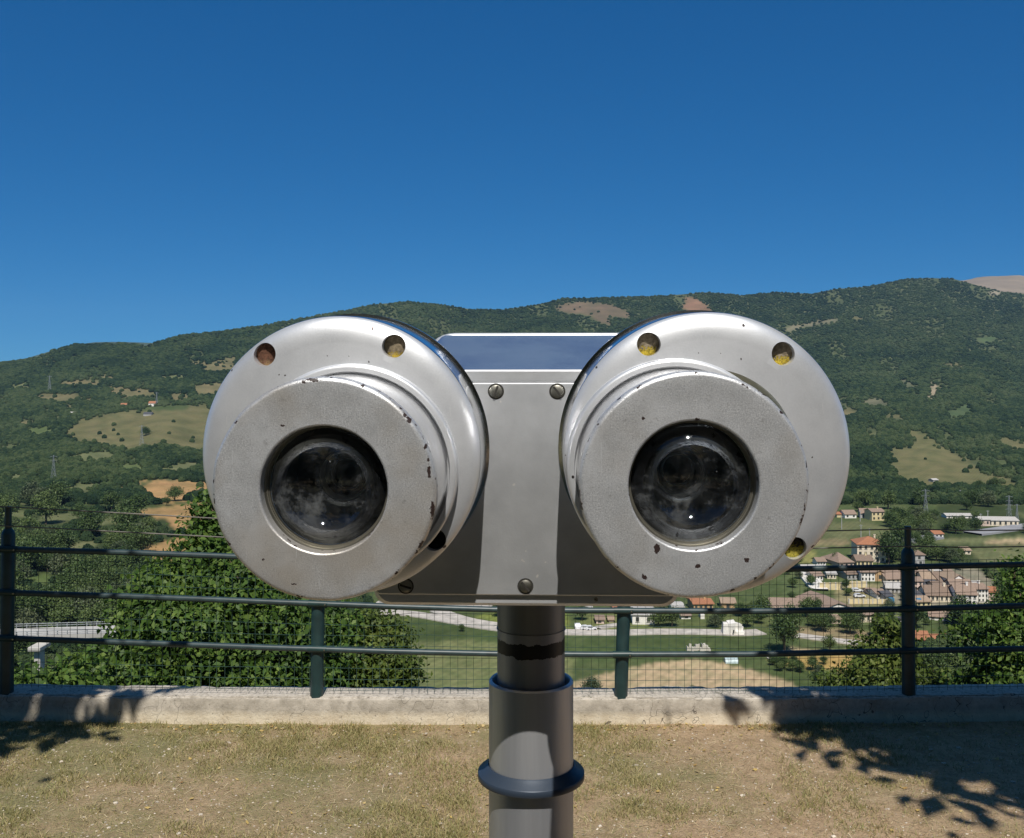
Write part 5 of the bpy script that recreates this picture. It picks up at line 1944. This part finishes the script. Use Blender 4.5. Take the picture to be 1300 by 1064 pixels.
# ------------------------------------------------------------------ roads
def road(name, pts, wm, mat, lift=0.35, kerb=None):
    bm = bmesh.new()
    fine = []
    for (x0, y0), (x1, y1) in zip(pts, pts[1:]):
        k = max(2, int(math.hypot(x1 - x0, y1 - y0) / 4))
        for i in range(k):
            t = i / k
            fine.append((x0 + (x1 - x0) * t, y0 + (y1 - y0) * t))
    fine.append(pts[-1])
    g_ = [G(x, y, lift) for x, y in fine]
    sm = []
    for i in range(len(g_)):
        a = g_[max(0, i - 4):i + 5]
        v = Vector((0, 0, 0))
        for q in a:
            v += q
        sm.append(v / len(a))
    prev = None
    for i, p in enumerate(sm):
        t = (sm[min(i + 1, len(sm) - 1)] - sm[max(i - 1, 0)])
        t.z = 0
        t.normalize()
        n = Vector((-t.y, t.x, 0)) * wm / 2
        row = [bm.verts.new(p - n - Vector((0, 0, 1.2))), bm.verts.new(p - n), bm.verts.new(p + n), bm.verts.new(p + n - Vector((0, 0, 1.2)))]
        if prev:
            for k in range(3):
                bm.faces.new((prev[k], row[k], row[k + 1], prev[k + 1]))
        prev = row
    tag(bm_obj(name, bm, mat), kind='structure')


road('road', [(440, 780), (470, 777.5), (505, 778), (540, 782), (580, 790), (620, 797), (660, 801), (720, 803.5), (780, 804), (840, 802.5), (900, 803), (940, 805), (975, 802)], 6.5, M['road'])
road('road', [(546, 772), (560, 778), (575, 784), (598, 790), (640, 796)], 6.0, M['road'], 0.42)
road('road', [(470, 765), (520, 767), (570, 769), (640, 771)], 5.0, M['road'])
road('road', [(750, 801), (766, 796), (790, 793.5), (800, 793)], 3.5, M['road'], 0.42)
road('road', [(1003, 806), (1040, 811), (1070, 815), (1110, 819)], 5.0, M['road'])
road('road', [(1016, 722), (1022, 728), (1029, 737), (1037, 747), (1048, 758)], 6.5, M['roadwhite'], 0.9)
road('road', [(1120, 690), (1155, 688), (1172, 685), (1195, 681)], 11, M['asphalt'], 1.0)
road('road', [(1226, 679.5), (1260, 675.5), (1300, 669.5), (1380, 660)], 11, M['asphalt'], 1.0)
road('road', [(966, 837), (980, 838.5), (990, 837.5)], 3, M['road'])

# road bridge at the left
br = empty('road_bridge', P(70, 815, 205), 'pale concrete road bridge on a pier among the trees at the left', 'bridge')
o0 = br.location


def bpt(px, py, Y):
    return P(px, py, Y) - o0


bm = bmesh.new()
A0, A1, B0, B1 = bpt(-60, 810.5, 200), bpt(147, 803.5, 214), bpt(-60, 800, 209.5), bpt(147, 794.0, 223)
th = Vector((0, 0, -0.9))
vs = [bm.verts.new(v) for v in (A0, A1, B1, B0, A0 + th, A1 + th, B1 + th, B0 + th)]
for f in ((0, 1, 2, 3), (7, 6, 5, 4), (0, 4, 5, 1), (1, 5, 6, 2), (2, 6, 7, 3), (3, 7, 4, 0)):
    bm.faces.new([vs[i] for i in f])
bm_obj('deck', bm, M['bridge'], br)
for (a, b_) in ((A0, A1), (B0, B1)):
    bm = bmesh.new()
    n_ = 16
    up = Vector((0, 0, 0.9))
    for k in range(n_ + 1):
        q = a.lerp(b_, k / n_)
        box(bm, q + Vector((0, 0.1, 0.45)), (0.15, 0.15, 0.9))
    tube(bm, [a + up, b_ + up], 0.09, 6)
    tube(bm, [a + up * 0.5, b_ + up * 0.5], 0.07, 6)
    bm_obj('guard_rail', bm, M['pylon'], br)
bm = bmesh.new()
q = bpt(50, 813, 206)
box(bm, q + Vector((0, 0, -1.3)), (2.6, 5, 0.9))
box(bm, q + Vector((0, 0, -6.5)), (1.3, 2.2, 10))
bmesh.ops.bevel(bm, geom=bm.edges[:], offset=0.12, segments=1, affect='EDGES')
bm_obj('pier', bm, M['bridge'], br)


# ------------------------------------------------------------------ pylons and poles
def pylon(px, pb, pt, label, arms=2, wfac=0.16):
    g_ = G(px, pb)
    H = (pb - pt) * g_.y / F
    t = empty('lattice_pylon', g_, label, 'pylon')
    bm = bmesh.new()
    w = H * wfac / 2
    rr = 0.08 * max(1, g_.y / 700)
    ns = 6
    lev = []
    for k in range(ns + 1):
        f = k / ns
        ww = w * (1 - f) ** 1.3 + w * 0.10
        lev.append([Vector((sx * ww, sy * ww, H * f)) for sx, sy in ((-1, -1), (1, -1), (1, 1), (-1, 1))])
    for k in range(ns):
        for i in range(4):
            tube(bm, [lev[k][i], lev[k + 1][i]], rr, 4)
            tube(bm, [lev[k][i], lev[k + 1][(i + 1) % 4]], rr * 0.6, 4)
            tube(bm, [lev[k + 1][i], lev[k + 1][(i + 1) % 4]], rr * 0.6, 4)
    bm_obj('mast', bm, M['pylon'], t)
    for a in range(arms):
        bm = bmesh.new()
        z = H * (0.95 - 0.16 * a)
        L_ = H * 0.13
        tube(bm, [(-L_, 0, z), (L_, 0, z)], rr * 0.8, 4)
        tube(bm, [(-L_, 0, z), (0, 0, z + H * 0.035), (L_, 0, z)], rr * 0.6, 4)
        for sx in (-1, 1):
            tube(bm, [(sx * L_, 0, z), (sx * L_, 0, z - H * 0.03)], rr * 0.7, 4)
        bm_obj('cross_arm', bm, M['pylon'], t)


pylon(1175, 662, 621, 'tall lattice pylon below the big field on the right slope', 2)
pylon(1281, 662, 629, 'lattice pylon with several arms behind the white shed', 4)
pylon(1291, 664, 640, 'shorter lattice mast beside the many-armed pylon at the right edge', 1)
pylon(68, 612, 578, 'faint pylon standing in the wood at the far left', 2)
pylon(63, 498, 477, 'small distant pylon on the left hillside above the tan fields', 1)
pylon(199, 515, 498, 'small distant pylon behind the white farmhouse', 1)
pylon(180, 565, 540, 'slim pylon in the middle of the tan hay field', 1)


def pole(px, pb, pt, label):
    g_ = G(px, pb)
    H = (pb - pt) * g_.y / F
    t = empty('utility_pole', g_, label, 'pole', 'utility poles near the upper village')
    bm = bmesh.new()
    tube(bm, [(0, 0, 0), (0, 0, H)], [0.24, 0.16], 6)
    bm_obj('shaft', bm, WALLC['grey'], t)
    bm = bmesh.new()
    box(bm, (0, 0, H - 0.5), (1.6, 0.14, 0.14))
    for sx in (-0.7, 0, 0.7):
        box(bm, (sx, 0, H - 0.3), (0.12, 0.12, 0.3))
    bm_obj('cross_bar', bm, M['pylon'], t)


pole(1068.5, 672, 655, 'pale pole left of the low white house with the pink roof')
pole(1092, 662, 648, 'pole between the white house and the yellow house')
pole(1093, 682, 666, 'pole on the meadow above the orange-roofed house')
pole(1104, 680, 671, 'short pole at the right of the meadow pole')
pole(1245, 664, 652, 'left one of the two poles by the white sheds')
pole(1254, 664, 648, 'right one of the two poles by the white sheds')
pole(1219, 632, 622, 'small pole among trees under the slope field')


# ------------------------------------------------------------------ cars in the valley
def vehicle(px, py, L_, H_, rot, mat, label, cat='car', truck=False, lift=0.0):
    g_ = G(px, py, lift)
    t = empty('parked_truck' if truck else 'parked_car', g_, label, cat, None if truck else 'cars in the valley', rotz=math.radians(rot))
    Wd = 1.8
    bm = bmesh.new()
    if truck:
        pr_ = [(-L_ / 2, 0.5), (L_ / 2, 0.5), (L_ / 2, H_ * 0.55), (L_ / 2 - 0.4, H_ * 0.85), (L_ / 2 - 1.6, H_ * 0.9), (L_ / 2 - 1.7, H_), (-L_ / 2, H_)]
    else:
        pr_ = [(-L_ / 2, 0.35), (L_ / 2, 0.35), (L_ / 2, H_ * 0.55), (L_ * 0.22, H_ * 0.62), (L_ * 0.08, H_), (-L_ * 0.36, H_), (-L_ / 2, H_ * 0.62)]
    a = [bm.verts.new((x, -Wd / 2, z)) for x, z in pr_]
    b_ = [bm.verts.new((x, Wd / 2, z)) for x, z in pr_]
    for i in range(len(pr_)):
        j = (i + 1) % len(pr_)
        bm.faces.new((a[i], a[j], b_[j], b_[i]))
    bm.faces.new(a)
    bm.faces.new(b_[::-1])
    bmesh.ops.bevel(bm, geom=bm.edges[:], offset=0.06, segments=2, affect='EDGES')
    bm_obj('body', bm, mat, t)
    bm = bmesh.new()
    if truck:
        box(bm, (L_ / 2 - 0.8, 0, H_ * 0.68), (1.0, Wd + 0.02, 0.5))
    else:
        box(bm, (-L_ * 0.12, 0, H_ * 0.80), (L_ * 0.42, Wd + 0.02, H_ * 0.22))
    bm_obj('side_window', bm, M['carglass'], t)
    for sx in (-0.32, 0.32):
        for sy in (-1, 1):
            bm = bmesh.new()
            tube(bm, [(sx * L_, sy * Wd / 2 - 0.1, 0.33), (sx * L_, sy * Wd / 2 + 0.1, 0.33)], 0.33, 12)
            bm_obj('wheel', bm, M['tyre'], t)


vehicle(733, 798.5, 3.8, 1.9, 90, M['carwhite'], 'white van on the road verge just right of the pole', 'van')
vehicle(744, 800, 3.6, 1.5, 10, M['carwhite'], 'white car parked left in the pair beside the valley road', lift=0.1)
vehicle(750, 800.5, 3.6, 1.5, 15, M['carwhite'], 'white car parked right in the pair beside the valley road', lift=0.1)
vehicle(1091, 758.5, 4.2, 1.5, 5, M['carwhite'], 'white car parked behind the long yellow wall')
vehicle(1088, 751.5, 4.2, 1.5, 0, M['carwhite'], 'white car in the yard below the upper yellow wall')
vehicle(1131, 769, 3.4, 3.0, 80, M['carblue'], 'blue truck at the right end of the long yellow wall', 'truck', True)
vehicle(1165, 768, 3.4, 2.6, 80, M['carblue'], 'blue truck right of the shaded post below the roofs', 'truck', True)
vehicle(1041, 881, 2.6, 1.4, 30, M['carwhite'], 'white car half hidden at the kerb below the orange field')
vehicle(1232, 868, 4.4, 1.6, 10, M['carwhite'], 'white car glimpsed through the trees low at the right')
# ------------------------------------------------------------------ grass, stones and leaves on the terrace
def ground_z(x, y):
    return 0.012 * mnoise.noise(Vector((x * 2.2, y * 2.2, 0))) + 0.005 * mnoise.noise(Vector((x * 11, y * 11, 5)))


def grass(n, seed):
    r = np.random.default_rng(seed)
    V = []
    m = 0
    rr = random.Random(seed)
    while m < n:
        y = rr.uniform(3.3, 4.95)
        x = rr.uniform(-0.58, 0.58) * y
        d = 0.5 + 0.5 * mnoise.noise(Vector((x * 1.6, y * 1.6, 11))) + 0.35 * mnoise.noise(Vector((x * 7, y * 7, 1)))
        d -= 0.10 * x / 2.5
        if y > kerbY(x) - 0.09:
            d += 0.15
        if rr.random() > max(0.06, (d - 0.42) * 2.0):
            continue
        if y > kerbY(x) - 0.01:
            continue
        m += 1
        z = ground_z(x, y)
        h = rr.uniform(0.005, 0.016) * (0.8 + d)
        w = rr.uniform(0.0008, 0.0018)
        a = rr.uniform(0, 6.28)
        lx, ly = rr.gauss(0, 0.7) * h, rr.gauss(0, 0.7) * h
        dx, dy = math.cos(a) * w, math.sin(a) * w
        V += [(x - dx, y - dy, z - 0.002), (x + dx, y + dy, z - 0.002), (x + dx * .5 + lx, y + dy * .5 + ly, z + h), (x - dx * .5 + lx, y - dy * .5 + ly, z + h)]
    return np.array(V)


gk = leaf_mat('grass_blades', [(0.44, 0.32, 0.16), (0.22, 0.23, 0.08), (0.54, 0.41, 0.22)], 0.15, 3.0, False)
tag(mesh_obj('grass', quads_mesh('grass', grass(60000, 5)), gk), 'short dry grass growing in patches on the terrace', 'grass', kind='stuff')
# small stones
bm = bmesh.new()
rr = random.Random(9)
for i in range(2600):
    y = rr.uniform(3.4, 4.9)
    x = rr.uniform(-0.56, 0.56) * y
    s = rr.uniform(0.0012, 0.0048) * (1 + (rr.random() > 0.96) * 1.2)
    v = bmesh.ops.create_icosphere(bm, subdivisions=1, radius=s)['verts']
    for q in v:
        q.co.x *= rr.uniform(0.8, 1.6)
        q.co.z *= 0.6
        q.co += Vector((x, y, ground_z(x, y) + s * 0.3))
tag(bm_obj('gravel', bm, flat_mat('pale_pebbles', (0.50, 0.44, 0.36), 0.9, 0, 0.5, 40)), 'scattered small pale pebbles on the dry earth', 'gravel', kind='stuff')
# fallen leaves
rl = np.random.default_rng(21)
V = []
rr = random.Random(4)
for i in range(520):
    near = rr.random() < 0.6
    x = rr.uniform(-2.7, 2.7)
    y = kerbY(x) - abs(rr.gauss(0, 0.07)) - 0.01 if near else rr.uniform(3.5, 4.9)
    z = ground_z(x, y) + 0.006
    a = rr.uniform(0, 6.28)
    s = rr.uniform(0.006, 0.014)
    t = Vector((math.cos(a), math.sin(a), rr.uniform(-.3, .3))) * s
    n_ = Vector((-math.sin(a), math.cos(a), rr.uniform(-.4, .5))) * s * 0.6
    c = Vector((x, y, z))
    V += [c - t, c + n_, c + t + Vector((0, 0, .003)), c - n_]
lm = leaf_mat('fallen_leaves', [(0.25, 0.12, 0.05), (0.50, 0.36, 0.12), (0.62, 0.50, 0.30)], 0.1, 30, False)
tag(mesh_obj('leaf_litter', quads_mesh('leaf_litter', np.array([tuple(v) for v in V])), lm), 'fallen yellow and brown leaves gathered along the foot of the kerb', 'leaves', kind='stuff')

# dry stalks lying on the earth
V = []
rr = random.Random(44)
for i in range(5200):
    y = rr.uniform(3.4, 4.93)
    x = rr.uniform(-0.56, 0.56) * y
    z = ground_z(x, y) + 0.003
    a = rr.uniform(0, 6.28)
    L_ = rr.uniform(0.006, 0.022)
    w = rr.uniform(0.0006, 0.0013)
    d = Vector((math.cos(a), math.sin(a), rr.uniform(-0.1, 0.25))) * L_
    n_ = Vector((-math.sin(a), math.cos(a), 0)) * w
    c = Vector((x, y, z))
    V += [c - d - n_, c - d + n_, c + d + n_, c + d - n_]
tag(mesh_obj('straw', quads_mesh('straw', np.array([tuple(v) for v in V])), leaf_mat('dry_stalks', [(0.30, 0.20, 0.10), (0.60, 0.48, 0.27), (0.74, 0.64, 0.42)], 0.1, 30, False)),
    'dry straw stalks strewn over the earth', 'straw', kind='stuff')

# ------------------------------------------------------------------ air
bm = bmesh.new()
box(bm, (0, 3600, 260), (14000, 9000, 730))
hz = MatB('air')
hz.t.nodes.remove(hz.b)
pv = hz.n('ShaderNodeVolumePrincipled')
pv.inputs['Color'].default_value = (0.42, 0.68, 1.0, 1)
pv.inputs['Density'].default_value = 3.3e-5
hz.l(pv.outputs[0], [n for n in hz.t.nodes if n.type == 'OUTPUT_MATERIAL'][0].inputs['Volume'])
tag(bm_obj('haze', bm, hz.m), 'thin blue summer haze in the valley air', 'haze', kind='stuff')
